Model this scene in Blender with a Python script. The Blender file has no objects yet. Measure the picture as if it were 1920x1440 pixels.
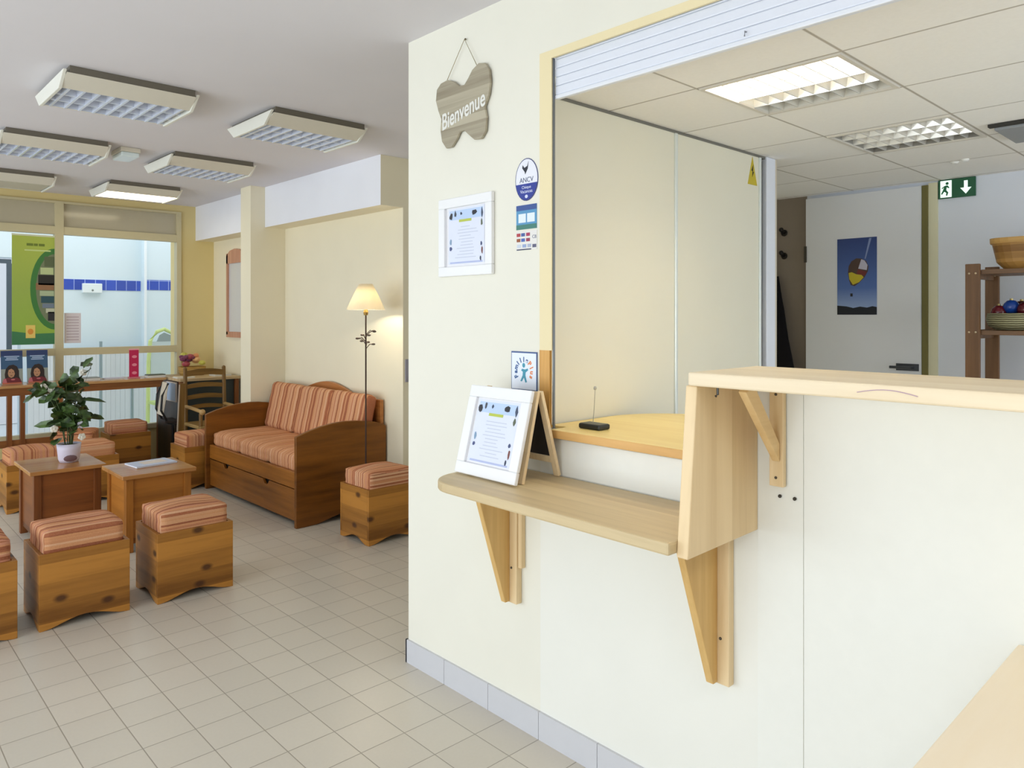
import bpy, bmesh, math, random
from mathutils import Vector, Matrix
random.seed(7)
S = bpy.context.scene
COL = S.collection

# ------------------------------------------------------------------ camera
H = 1.40                       # eye height, metres
YAW = math.radians(43.2)       # forward direction, measured from +Y towards +X
FPX = 1390.0                   # focal length for a 1920 px wide frame
cd = bpy.data.cameras.new('camera'); cam = bpy.data.objects.new('camera', cd); COL.objects.link(cam)
cam.location = (0, 0, H)
cam.rotation_euler = (math.radians(90), 0, -YAW)
cd.sensor_width = 36.0; cd.sensor_fit = 'HORIZONTAL'
cd.lens = 36.0 * FPX / 1920.0
cd.shift_y = -(720 - 591) / 1920.0
cd.clip_start = 0.02; cd.clip_end = 200
S.camera = cam

# ------------------------------------------------------------------ view, world, daylight
S.view_settings.view_transform = 'Standard'
S.view_settings.look = 'None'
S.view_settings.gamma = 1.0
S.view_settings.use_curve_mapping = False
S.view_settings.exposure = 0.0
S.cycles.use_denoising = True
S.cycles.max_bounces = 8
S.cycles.diffuse_bounces = 5
S.cycles.sample_clamp_indirect = 6.0
W = bpy.data.worlds.new('sky'); S.world = W; W.use_nodes = True
wb = W.node_tree.nodes['Background']
wb.inputs[0].default_value = (0.86, 0.94, 1.0, 1); wb.inputs[1].default_value = 1.25

def area(name, loc, rot, sx, sy, power, color=(1, 1, 1), spread=180):
    d = bpy.data.lights.new(name, 'AREA'); d.shape = 'RECTANGLE'; d.size = sx; d.size_y = sy
    d.energy = power; d.color = color; d.spread = math.radians(spread)
    o = bpy.data.objects.new(name, d); COL.objects.link(o); o.location = loc; o.rotation_euler = rot
    return o
# daylight falling in through the glazed street front on the left of the lobby
area('street_front_daylight', (-3.05, 3.4, 1.05), (0, math.radians(-90), 0), 1.8, 7.6, 136, (0.88, 0.95, 1.0))
# soft fill added behind the photographer, before the closed back wall
area('rear_fill', (-0.6, -2.35, 1.25), (math.radians(90), 0, 0), 2.6, 2.2, 9, (0.94, 0.97, 1.0))
# daylight from the office window out of frame on the right
area('office_window_daylight', (3.2, -2.3, 1.25), (math.radians(90), 0, 0), 2.2, 1.4, 46, (0.86, 0.94, 1.0))
# unseen fill added overhead behind the photographer, brightens table and near floor
area('overhead_fill', (0.5, -0.7, 2.44), (0, 0, 0), 1.2, 0.6, 15, (0.96, 0.98, 1.0))
# daylight over the covered walk behind the window wall
area('walkway_daylight', (1.6, 8.6, 3.3), (0, 0, 0), 5.0, 1.6, 28, (0.93, 0.97, 1.0))

# ------------------------------------------------------------------ materials
def lin(c):
    def f(v):
        v /= 255.0
        return v / 12.92 if v <= 0.04045 else ((v + 0.055) / 1.055) ** 2.4
    return (f(c[0]), f(c[1]), f(c[2]), 1)

class NT:
    def __init__(self, name):
        self.m = bpy.data.materials.new(name); self.m.use_nodes = True
        self.t = self.m.node_tree; self.b = self.t.nodes['Principled BSDF']
    def n(self, kind, **kw):
        o = self.t.nodes.new(kind)
        for k, v in kw.items(): setattr(o, k, v)
        return o
    def l(self, a, b): self.t.links.new(a, b)
    def math(self, op, a, b=None, c=None):
        o = self.n('ShaderNodeMath', operation=op)
        for i, v in enumerate((a, b, c)):
            if v is None: continue
            if isinstance(v, (int, float)): o.inputs[i].default_value = v
            else: self.l(v, o.inputs[i])
        return o.outputs[0]
    def mix(self, fac, a, b, blend='MIX'):
        o = self.n('ShaderNodeMix', data_type='RGBA', blend_type=blend)
        for i, v in ((0, fac), (6, a), (7, b)):
            if isinstance(v, (int, float)): o.inputs[i].default_value = v
            elif isinstance(v, tuple): o.inputs[i].default_value = v
            else: self.l(v, o.inputs[i])
        return o.outputs[2]
    def ramp(self, fac, stops, interp='LINEAR'):
        o = self.n('ShaderNodeValToRGB'); o.color_ramp.interpolation = interp
        e = o.color_ramp.elements
        while len(e) < len(stops): e.new(0.5)
        for el, (p, c) in zip(e, stops): el.position = p; el.color = c
        self.l(fac, o.inputs[0]); return o.outputs[0]
    def obj(self): return self.n('ShaderNodeTexCoord').outputs['Object']
    def scaled(self, sc, loc=(0, 0, 0)):
        mp = self.n('ShaderNodeMapping'); mp.inputs['Scale'].default_value = sc; mp.inputs['Location'].default_value = loc
        self.l(self.obj(), mp.inputs[0]); return mp.outputs[0]
    def noise(self, vec, scale=5, detail=3, rough=0.5):
        o = self.n('ShaderNodeTexNoise'); o.inputs['Scale'].default_value = scale
        o.inputs['Detail'].default_value = detail; o.inputs['Roughness'].default_value = rough
        self.l(vec, o.inputs['Vector']); return o.outputs['Fac']
    def bump(self, h, strength=0.1, dist=0.002):
        o = self.n('ShaderNodeBump'); o.inputs['Strength'].default_value = strength; o.inputs['Distance'].default_value = dist
        self.l(h, o.inputs['Height']); self.l(o.outputs[0], self.b.inputs['Normal'])
    def base(self, c):
        if isinstance(c, tuple): self.b.inputs['Base Color'].default_value = c
        else: self.l(c, self.b.inputs['Base Color'])
    def set(self, rough=0.5, metal=0.0, spec=0.5):
        self.b.inputs['Roughness'].default_value = rough; self.b.inputs['Metallic'].default_value = metal
        self.b.inputs['Specular IOR Level'].default_value = spec

MC = {}
def cached(f):
    def g(*a, **k):
        key = (f.__name__, a, tuple(sorted(k.items())))
        if key not in MC: MC[key] = f(*a, **k)
        return MC[key]
    return g

@cached
def paint(rgb, rough=0.6, var=0.03, bump=0.08, scale=60):
    """painted or plain surface with a faint mottled variation"""
    m = NT('paint_%d_%d_%d' % rgb); c = lin(rgb)
    d = tuple(v * (1 - var) for v in c[:3]) + (1,)
    nz = m.noise(m.obj(), 3, 4)
    m.base(m.ramp(nz, [(0.3, d), (0.7, c)])); m.set(rough, 0, 0.3)
    if bump: m.bump(m.noise(m.obj(), scale, 3), bump, 0.002)
    return m.m
@cached
def plain(rgb, rough=0.5, metal=0.0, spec=0.5):
    m = NT('plain_%d_%d_%d' % rgb); c = lin(rgb)
    nz = m.noise(m.obj(), 25, 2)
    m.base(m.ramp(nz, [(0.3, tuple(v * 0.985 for v in c[:3]) + (1,)), (0.7, c)])); m.set(rough, metal, spec)
    return m.m
@cached
def glow(rgb, strength):
    m = NT('glow'); c = lin(rgb); m.base(c); m.b.inputs['Emission Color'].default_value = c
    m.b.inputs['Emission Strength'].default_value = strength; return m.m
@cached
def wood(dark, light, axis, planks=0.0, plank_axis='z', knots=0.0, rough=0.45, fine=34.0):
    """timber with grain along one axis, optional boards and knots"""
    m = NT('wood_' + axis)
    sc = [fine, fine, fine]; sc['xyz'.index(axis)] = 2.2
    v = m.scaled(tuple(sc))
    if planks:
        sep = m.n('ShaderNodeSeparateXYZ'); m.l(m.obj(), sep.inputs[0])
        idx = m.math('FLOOR', m.math('DIVIDE', m.math('ADD', sep.outputs['XYZ'.index(plank_axis.upper())], 10.0), planks))
        wn = m.n('ShaderNodeTexWhiteNoise', noise_dimensions='1D'); m.l(idx, wn.inputs['W'])
        add = m.n('ShaderNodeVectorMath', operation='ADD'); m.l(v, add.inputs[0]); m.l(wn.outputs['Color'], add.inputs[1])
        sc2 = m.n('ShaderNodeVectorMath', operation='MULTIPLY_ADD'); m.l(wn.outputs['Color'], sc2.inputs[0])
        sc2.inputs[1].default_value = (30, 30, 30); m.l(v, sc2.inputs[2]); v = sc2.outputs[0]
    g1 = m.noise(v, 1.0, 4, 0.6)
    g2 = m.noise(v, 0.28, 2, 0.5)
    f = m.math('ADD', m.math('MULTIPLY', g1, 0.6), m.math('MULTIPLY', g2, 0.5))
    if planks: f = m.math('ADD', m.math('MULTIPLY', f, 0.66), m.math('MULTIPLY', wn.outputs['Value'], 0.34))
    col = m.ramp(f, [(0.33, lin(dark)), (0.68, lin(light))])
    if knots:
        s3 = m.n('ShaderNodeSeparateXYZ'); m.l(m.obj(), s3.inputs[0]); cb = m.n('ShaderNodeCombineXYZ')
        m.l(m.math('MULTIPLY', s3.outputs['xyz'.index(axis)], 6.0), cb.inputs[0]); m.l(m.math('MULTIPLY', s3.outputs[2], 10.0), cb.inputs[1])
        oi = m.n('ShaderNodeObjectInfo'); va = m.n('ShaderNodeVectorMath', operation='ADD'); m.l(cb.outputs[0], va.inputs[0])
        m.l(m.math('MULTIPLY', oi.outputs['Random'], 40.0), va.inputs[1])
        vo = m.n('ShaderNodeTexVoronoi', voronoi_dimensions='2D'); vo.inputs['Scale'].default_value = knots
        m.l(va.outputs[0], vo.inputs['Vector'])
        k = m.ramp(vo.outputs['Distance'], [(0.05, (0.9, 0.9, 0.9, 1)), (0.12, (0, 0, 0, 1))])
        col = m.mix(k, col, lin((70, 38, 14)))
    m.base(col); m.set(rough, 0, 0.4); m.bump(g1, 0.05, 0.001)
    return m.m
@cached
def stripes(seed, period, axis=None):
    """woven upholstery stripes: along U of the cushion's own map, or an object axis"""
    m = NT('striped_fabric'); r = random.Random(seed)
    pal = [(212, 154, 110), (206, 144, 104), (216, 164, 124), (160, 92, 66), (194, 128, 96), (226, 180, 144), (142, 76, 56), (210, 152, 106), (204, 142, 116)]
    if axis:
        sep = m.n('ShaderNodeSeparateXYZ'); m.l(m.obj(), sep.inputs[0]); u = sep.outputs['XYZ'.index(axis.upper())]
    else:
        sep = m.n('ShaderNodeSeparateXYZ'); m.l(m.n('ShaderNodeTexCoord').outputs['UV'], sep.inputs[0]); u = sep.outputs[0]
    fr = m.math('FRACT', m.math('DIVIDE', m.math('ADD', u, 50.0), period))
    p = 0.0; st = []; last = None
    while p < 0.97 and len(st) < 20:
        c = r.choice([q for q in pal if q != last]); last = c
        st.append((p, lin(c))); p += r.choice([0.03, 0.05, 0.07, 0.09])
    col = m.ramp(fr, st, 'CONSTANT')
    nz = m.noise(m.obj(), 180, 2)
    m.base(m.mix(0.25, col, m.ramp(nz, [(0.3, lin((178, 120, 86))), (0.7, lin((216, 160, 118)))])))
    m.set(0.9, 0, 0.1); m.bump(nz, 0.25, 0.002)
    return m.m
@cached
def tiles(sx, sy, x0, y0, gap, tile, joint, rough, axes='xy', var=0.06, spec=0.5):
    """square tiles with joints, in metres"""
    m = NT('tiles'); sep = m.n('ShaderNodeSeparateXYZ'); m.l(m.obj(), sep.inputs[0])
    o = [sep.outputs['XYZ'.index(a.upper())] for a in axes]
    u = m.math('DIVIDE', m.math('SUBTRACT', o[0], x0 - 50 * sx), sx); v = m.math('DIVIDE', m.math('SUBTRACT', o[1], y0 - 50 * sy), sy)
    def edge(a, s):
        f = m.math('FRACT', a); d = m.math('MINIMUM', f, m.math('SUBTRACT', 1.0, f)); return m.math('MULTIPLY', d, s)
    d = m.math('MINIMUM', edge(u, sx), edge(v, sy))
    k = m.ramp(m.math('DIVIDE', d, gap * 2), [(0.2, (0, 0, 0, 1)), (0.5, (1, 1, 1, 1))])
    cmb = m.n('ShaderNodeCombineXYZ'); m.l(m.math('FLOOR', u), cmb.inputs[0]); m.l(m.math('FLOOR', v), cmb.inputs[1])
    wn = m.n('ShaderNodeTexWhiteNoise', noise_dimensions='3D'); m.l(cmb.outputs[0], wn.inputs['Vector'])
    c = lin(tile); lo = tuple(q * (1 - var) for q in c[:3]) + (1,)
    tc = m.mix(wn.outputs['Value'], lo, c)
    sp = m.noise(m.obj(), 90, 3)
    tc = m.mix(0.08, tc, m.ramp(sp, [(0.3, tuple(q * 0.7 for q in c[:3]) + (1,)), (0.7, c)]))
    m.base(m.mix(k, lin(joint), tc)); m.set(rough, 0, spec); m.bump(k, 0.25, 0.002)
    return m.m
@cached
def glass():
    m = NT('clear_glass'); t = m.t
    tr = m.n('ShaderNodeBsdfTransparent'); gl = m.n('ShaderNodeBsdfGlossy'); gl.inputs['Roughness'].default_value = 0.02
    fr = m.n('ShaderNodeFresnel'); fr.inputs['IOR'].default_value = 1.25
    mx = m.n('ShaderNodeMixShader'); m.l(fr.outputs[0], mx.inputs[0]); m.l(tr.outputs[0], mx.inputs[1]); m.l(gl.outputs[0], mx.inputs[2])
    m.l(mx.outputs[0], t.nodes['Material Output'].inputs['Surface']); return m.m
@cached
def shade_cloth():
    m = NT('shade_cloth'); t = m.t
    tl = m.n('ShaderNodeBsdfTranslucent'); tl.inputs[0].default_value = lin((255, 250, 236))
    df = m.n('ShaderNodeBsdfDiffuse'); df.inputs[0].default_value = lin((252, 246, 230))
    mx = m.n('ShaderNodeMixShader'); mx.inputs[0].default_value = 0.4
    m.l(tl.outputs[0], mx.inputs[1]); m.l(df.outputs[0], mx.inputs[2])
    m.l(mx.outputs[0], t.nodes['Material Output'].inputs['Surface']); return m.m
@cached
def weave(c1, c2, sc):
    m = NT('wicker'); wv = m.n('ShaderNodeTexWave', wave_type='BANDS', bands_direction='Z'); wv.inputs['Scale'].default_value = sc
    wv.inputs['Distortion'].default_value = 1.5; m.l(m.obj(), wv.inputs['Vector'])
    m.base(m.ramp(wv.outputs['Fac'], [(0.2, lin(c1)), (0.8, lin(c2))])); m.set(0.6, 0, 0.3); m.bump(wv.outputs['Fac'], 0.4, 0.004); return m.m

CREAM = paint((240, 232, 206)); WHITEP = paint((238, 238, 236)); SOFF_DAYLIT = paint((242, 244, 251)); CEILW = paint((224, 222, 227), 0.8, 0.02, 0.15, 120)
GLOSSW = plain((242, 243, 245), 0.35)
FRAMEC = plain((205, 195, 158), 0.4)
PINE = ((122, 76, 22), (190, 130, 54)); SOFA = ((90, 50, 10), (140, 86, 26)); BIRCH = ((216, 186, 136), (242, 218, 176)); LAM = ((206, 176, 124), (232, 206, 158))
PINEX = wood(*PINE, 'x', 0.088, 'z', 0.55); PINEY = wood(*PINE, 'y', 0.088, 'z', 0.55)

# ------------------------------------------------------------------ mesh helpers
def tag(o, label=None, cat=None, group=None, kind=None):
    if label: o['label'] = label
    if cat: o['category'] = cat
    if group: o['group'] = group
    if kind: o['kind'] = kind
    return o
def thing(name, label, cat, loc=(0, 0, 0), rz=0.0, group=None):
    o = bpy.data.objects.new(name, None); COL.objects.link(o); o.empty_display_size = 0.1
    o.location = loc; o.rotation_euler = (0, 0, rz)
    return tag(o, label, cat, group)
def link(name, bm, mat, parent=None, smooth=False, bevel=0.0, label=None):
    bmesh.ops.recalc_face_normals(bm, faces=bm.faces)
    me = bpy.data.meshes.new(name); bm.to_mesh(me); bm.free()
    for m in (mat if isinstance(mat, (list, tuple)) else [mat]): me.materials.append(m)
    if smooth:
        for p in me.polygons: p.use_smooth = True
    o = bpy.data.objects.new(name, me); COL.objects.link(o)
    if parent: o.parent = parent
    if bevel:
        b = o.modifiers.new('bevel', 'BEVEL'); b.width = bevel; b.segments = 2; b.limit_method = 'ANGLE'; b.angle_limit = math.radians(35)
    if label: o['label'] = label
    return o
def NB(): return bmesh.new()
def box(bm, x0, x1, y0, y1, z0, z1, M=None):
    vs = [bm.verts.new(Vector((x, y, z))) for z in (z0, z1) for y in (y0, y1) for x in (x0, x1)]
    for f in ((0, 2, 3, 1), (4, 5, 7, 6), (0, 1, 5, 4), (2, 6, 7, 3), (0, 4, 6, 2), (1, 3, 7, 5)): bm.faces.new([vs[i] for i in f])
    if M: bmesh.ops.transform(bm, matrix=M, verts=vs)
    return bm
def hexa(bm, bot, top):
    vs = [bm.verts.new(Vector(p)) for p in list(bot) + list(top)]
    for f in ((3, 2, 1, 0), (4, 5, 6, 7), (0, 1, 5, 4), (1, 2, 6, 5), (2, 3, 7, 6), (3, 0, 4, 7)): bm.faces.new([vs[i] for i in f])
    return bm
def prism(bm, pts, d0, d1, M):
    """flat outline in (u, v), thickened from d0 to d1 along its normal"""
    a = [bm.verts.new(M @ Vector((p[0], p[1], d0))) for p in pts]; b = [bm.verts.new(M @ Vector((p[0], p[1], d1))) for p in pts]
    bm.faces.new(a[::-1]); bm.faces.new(b); n = len(pts)
    for i in range(n): bm.faces.new((a[i], a[(i + 1) % n], b[(i + 1) % n], b[i]))
    return bm
def MX(x, y, z):     # surface facing -X: u to the viewer's right (-Y), v up
    return Matrix(((0, 0, -1, x), (-1, 0, 0, y), (0, 1, 0, z), (0, 0, 0, 1)))
def MY(x, y, z):     # surface facing -Y: u to +X, v up
    return Matrix(((1, 0, 0, x), (0, 0, -1, y), (0, 1, 0, z), (0, 0, 0, 1)))
def tube(bm, pts, r, seg=8, r2=None):
    pts = [Vector(p) for p in pts]; n = len(pts); rings = []
    up = Vector((0, 0, 1))
    for i, p in enumerate(pts):
        d = (pts[min(i + 1, n - 1)] - pts[max(i - 1, 0)]).normalized()
        a = d.cross(up) if abs(d.dot(up)) < 0.95 else d.cross(Vector((1, 0, 0)))
        a.normalize(); b = d.cross(a)
        rr = r + ((r2 - r) * i / (n - 1) if r2 is not None else 0)
        rings.append([bm.verts.new(p + (a * math.cos(2 * math.pi * k / seg) + b * math.sin(2 * math.pi * k / seg)) * rr) for k in range(seg)])
    for i in range(n - 1):
        for k in range(seg): bm.faces.new((rings[i][k], rings[i][(k + 1) % seg], rings[i + 1][(k + 1) % seg], rings[i + 1][k]))
    bm.faces.new(rings[0][::-1]); bm.faces.new(rings[-1]); return bm
def lathe(bm, prof, c=(0, 0, 0), seg=24, cap=True):
    c = Vector(c); rings = []
    for r, z in prof:
        rings.append([bm.verts.new(c + Vector((r * math.cos(2 * math.pi * k / seg), r * math.sin(2 * math.pi * k / seg), z))) for k in range(seg)])
    for i in range(len(rings) - 1):
        for k in range(seg): bm.faces.new((rings[i][k], rings[i][(k + 1) % seg], rings[i + 1][(k + 1) % seg], rings[i + 1][k]))
    if cap: bm.faces.new(rings[0][::-1]); bm.faces.new(rings[-1])
    return bm
def ball(bm, c, r, sx=1, sy=1, sz=1, seg=12):
    bmesh.ops.create_uvsphere(bm, u_segments=seg, v_segments=max(6, seg // 2), radius=1.0, matrix=Matrix.Translation(Vector(c)) @ Matrix.Diagonal((r * sx, r * sy, r * sz, 1)))
    return bm
def rect(w, h, cx=0, cy=0): return [(cx - w / 2, cy - h / 2), (cx + w / 2, cy - h / 2), (cx + w / 2, cy + h / 2), (cx - w / 2, cy + h / 2)]
def ell(a, b, cx=0, cy=0, n=28, t0=0, t1=2 * math.pi):
    full = abs(t1 - t0) > 6.2
    return [(cx + a * math.cos(t0 + (t1 - t0) * k / (n if full else n - 1)), cy + b * math.sin(t0 + (t1 - t0) * k / (n if full else n - 1))) for k in range(n)]
def text(name, s, size, M, mat, parent, depth=0.0006, align='CENTER', shear=0.0, bold=0.0):
    cu = bpy.data.curves.new(name, 'FONT'); cu.body = s; cu.size = size; cu.align_x = align; cu.align_y = 'CENTER'; cu.extrude = depth / 2; cu.shear = shear; cu.offset = bold
    o = bpy.data.objects.new(name, cu); COL.objects.link(o)
    bpy.context.view_layer.update()
    me = bpy.data.meshes.new_from_object(o.evaluated_get(bpy.context.evaluated_depsgraph_get()))
    bpy.data.objects.remove(o)
    me.transform(M); me.materials.clear(); me.materials.append(mat)
    t = bpy.data.objects.new(name, me); COL.objects.link(t); t.parent = parent
    return t
def T(u, v, d=0.0, rot=0.0): return Matrix.Translation((u, v, d)) @ Matrix.Rotation(rot, 4, 'Z')
def kids(o): return [c for c in bpy.data.objects if c.parent == o]
def copy_tree(o, parent=None):
    c = o.copy(); COL.objects.link(c)
    if parent: c.parent = parent
    for ch in kids(o): copy_tree(ch, c)
    return c
def struct(name, bm, mat, **k): return tag(link(name, bm, mat, **k), kind='structure')

# ------------------------------------------------------------------ the setting: room shell
XW, YE = 1.746, 2.47           # plane of the reception wall and its free end
ZC = 2.50                      # lobby ceiling
ZO = 2.15                      # office ceiling
YWIN = 7.70                    # window wall
XR, XS = 3.00, 2.815           # recess wall, soffit face
YN = 4.31                      # end of the recess wall
YP = 1.735                     # front of the cupboard doors in the office
XF = 4.56                      # back wall of the office

struct('floor', box(NB(), -3.1, 6.0, -2.4, YWIN + 0.02, -0.1, 0), tiles(0.1670, 0.1675, 1.271, 1.723, 0.0022, (214, 207, 193), (154, 146, 132), 0.32))
bm = NB(); box(bm, -3.1, XW + 0.04, -2.4, YWIN + 0.1, ZC, ZC + 0.1); box(bm, XW + 0.04, 6.0, YE - 0.12, YWIN + 0.1, ZC, ZC + 0.1); struct('ceiling', bm, CEILW)
# reception wall: pier left of the opening, strip above it, parapets below it
bm = NB(); box(bm, XW, XW + 0.04, 1.722, YE, 0, ZC); box(bm, XW, XW + 0.04, -2.4, 1.722, 2.262, ZC)
struct('wall_reception', bm, paint((237, 235, 222)))
bm = NB(); box(bm, XW, XW + 0.12, 0.975, 1.722, 0, 1.008); box(bm, XW, XW + 0.12, -2.4, 0.975, 0, 1.232)
struct('wall_counter', bm, paint((239, 239, 231)))
# white facing board with its joint on the counter front
bm = NB(); box(bm, XW - 0.003, XW, 0.8262, 0.945, 0.10, 1.235); box(bm, XW - 0.003, XW, -0.4, 0.8238, 0.10, 1.235); box(bm, XW - 0.003, XW, 0.98, 1.66, 0.887, 1.0)
struct('trim_1', bm, plain((239, 240, 233), 0.4))
bm = NB()
for k in range(22):
    y1 = 2.478 - k * 0.252; y0 = y1 - 0.250
    box(bm, XW - 0.009, XW + 0.001, y0, y1, 0, 0.092)
box(bm, XW - 0.009, XW + 0.04, 2.47, 2.479, 0, 0.092)
struct('baseboard_reception', bm, plain((206, 207, 212), 0.35))
# casing round the opening
bm = NB(); box(bm, XW - 0.004, XW + 0.004, 1.668, 1.722, 1.285, 2.262); box(bm, XW - 0.004, XW + 0.004, -1.2, 1.668, 2.236, 2.262); struct('trim_2', bm, paint((240, 226, 184)))
bm = NB(); box(bm, XW - 0.005, XW + 0.006, 1.676, 1.722, 1.032, 1.285); struct('trim_3', bm, wood((188, 132, 56), (222, 170, 92), 'z'))
bm = NB(); box(bm, XW + 0.001, XW + 0.010, 1.6645, 1.668, 1.032, 2.236); struct('trim_4', bm, plain((120, 124, 128), 0.4, 0.6))
# recess wall, pillar, soffits, passage wall, window wall
struct('wall_recess', box(NB(), XR, XR + 0.15, YN, YWIN, 0, ZC), CREAM)
struct('wall_pillar', box(NB(), 2.688, XR, 6.10, 6.30, 0, ZC), CREAM)
bm = NB(); box(bm, XS, XR, YN, 6.10, 2.155, ZC); box(bm, XS, XR, 6.30, YWIN, 2.155, ZC); bmesh.ops.recalc_face_normals(bm, faces=bm.faces)
o = struct('trim_5', bm, [SOFF_DAYLIT, CREAM])  # street-facing side whitened in its colour for the daylight falling on it
for p in o.data.polygons:
    if p.normal.x > -0.9: p.material_index = 1
struct('wall_passage', box(NB(), XR + 0.15, 6.0, YN, YN + 0.12, 0, ZC), CREAM)
bm = NB(); box(bm, 2.64, XR + 0.15, YWIN, YWIN + 0.2, 0, ZC); box(bm, -3.1, 2.64, YWIN, YWIN + 0.2, 2.43, ZC); box(bm, -3.1, 2.64, YWIN + 0.02, YWIN + 0.2, 0, 0.30); struct('wall_window', bm, paint((226, 208, 150)))
bm = NB(); box(bm, -3.1, 6.0, -2.5, -2.4, 0, ZC); struct('wall_back', bm, paint((150, 146, 140)))
bm = NB()
for y in (-2.4, -0.6, 1.2, 3.0, 4.8, 6.6): box(bm, -3.1, -3.0, y - 0.04, y + 0.04, 0, ZC)
box(bm, -3.1, -3.0, -2.4, YWIN, 2.42, ZC); box(bm, -3.1, -3.0, -2.4, YWIN, 0, 0.12); struct('wall_left', bm, WHITEP)
# window wall joinery
def window(name, x0, x1, right=True):
    f = NB(); Y0, Y1 = YWIN - 0.03, YWIN + 0.05
    box(f, x0 - 0.034, x0 + 0.034, Y0, Y1, 0.30, 2.43); xa, xb = x0 + 0.034, (x1 - 0.012 if right else x1 - 0.034)
    for za, zb in ((2.41, 2.43), (2.13, 2.20), (1.035, 1.10), (0.30, 0.345)): box(f, xa, xb, Y0 + 0.003, Y1 - 0.003, za, zb)
    if right: box(f, x1 - 0.012, x1 + 0.03, Y0, Y1, 0.30, 2.43)
    o = struct(name, f, FRAMEC)
    g = NB(); box(g, x0 + 0.03, x1, YWIN + 0.008, YWIN + 0.014, 0.345, 2.13); link('pane', g, glass(), o)
    g = NB(); box(g, x0 + 0.03, x1, YWIN + 0.0, YWIN + 0.012, 2.20, 2.41); link('infill_panel', g, plain((188, 180, 156), 0.12), o)
window('window_1', 1.602, 2.635)
window('window_2', 0.60, 1.602, False)
window('window_3', -0.40, 0.60, False)
# office: ceiling grid, back wall, corridor walls
bm = NB(); LY0, LY1 = 0.899, 1.366
for xa, xb, ya, yb in ((XW + 0.04, 6.0, -2.4, LY0), (XW + 0.04, 6.0, LY1, YE - 0.12), (XW + 0.04, 2.129, LY0, LY1), (2.591, 3.094, LY0, LY1), (3.571, 6.0, LY0, LY1)): box(bm, xa, xb, ya, yb, ZO, ZO + 0.02)
struct('ceiling_office', bm, tiles(0.4775, 0.4775, 2.125, 0.894, 0.006, (248, 246, 242), (184, 178, 168), 0.85, 'xy', 0.03, 0.1))
bm = NB(); box(bm, XF, XF + 0.12, -2.4, 1.40, 0, ZO); box(bm, XF, XF + 0.12, 1.40, 2.135, 2.13, ZO); struct('wall_office', bm, paint((228, 233, 243)))
struct('wall_corridor_shaded', box(NB(), XF, XF + 0.12, 2.135, 3.2, 0, ZO), paint((146, 134, 122)))  # cupboard's shade put into the darker colour of this stretch
struct('wall_corridor', box(NB(), XW + 0.04, XF, YE - 0.12, YE, 0, ZC), CREAM)

# ------------------------------------------------------------------ reception counter
t = thing('bar_counter', 'thick pale wooden bar counter top running right across the reception opening', 'counter', (1.62, 0.3, 1.238))
def loc(bm, t): bmesh.ops.transform(bm, matrix=Matrix.Translation(-Vector(t.location)), verts=bm.verts); return bm
bm = NB(); box(bm, 1.46, 1.775, -1.2, 0.965, 1.238, 1.269); link('board', loc(bm, t), wood((224, 202, 164), (244, 228, 198), 'y', 0.06, 'x'), t, bevel=0.004)
bm = NB(); tube(bm, [(1.459, 0.585 - 0.012 * k, 1.252 + 0.008 * math.sin(math.pi * k / 9)) for k in range(10)], 0.0008, 6); link('pen_scribble', loc(bm, t), plain((190, 160, 180), 0.6), t, label='thin mauve pen scribble')
bm = NB(); tube(bm, [(1.53, 0.93, 1.238), (1.53, 0.93, 1.215), (1.522, 0.93, 1.212)], 0.003); link('hook', loc(bm, t), plain((90, 90, 88), 0.4, 0.8), t, label='small steel hook')

o = prism(NB(), [(0, 0.855), (0.316, 0.848), (0.278, 1.238), (0, 1.238)], 0, 0.03, Matrix(((-1, 0, 0, XW - 0.001), (0, 0, 1, 0.945), (0, 1, 0, 0), (0, 0, 0, 1))))
tag(link('divider_panel', o, [wood((212, 182, 134), (238, 212, 168), 'z', 0.07, 'x')], bevel=0.003), 'upright pale wood panel closing the gap between low shelf and bar counter', 'panel')

t = thing('writing_shelf', 'low pale wooden shelf with rounded left end, fixed under the reception opening', 'shelf', (1.6, 1.4, 0.855))
pts = [(1.741, 0.976), (1.741, 1.93)] + [(1.46 + 0.06 * math.cos(a) + 0.0, 1.85 + 0.06 * math.sin(a)) for a in [math.pi * k / 12 for k in range(6, 13)]]
pts = [(1.741, 0.976), (1.741, 1.905), (1.52, 1.905)] + [(1.52 - 0.12 * math.sin(a), 1.785 + 0.12 * math.cos(a)) for a in [math.pi / 2 * k / 8 for k in range(1, 9)]] + [(1.40, 0.976)]
bm = prism(NB(), pts, 0.855, 0.885, Matrix.Identity(4)); link('shelf_board', loc(bm, t), wood((192, 170, 130), (224, 204, 162), 'y', 0.07, 'x'), t, bevel=0.006)

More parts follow.
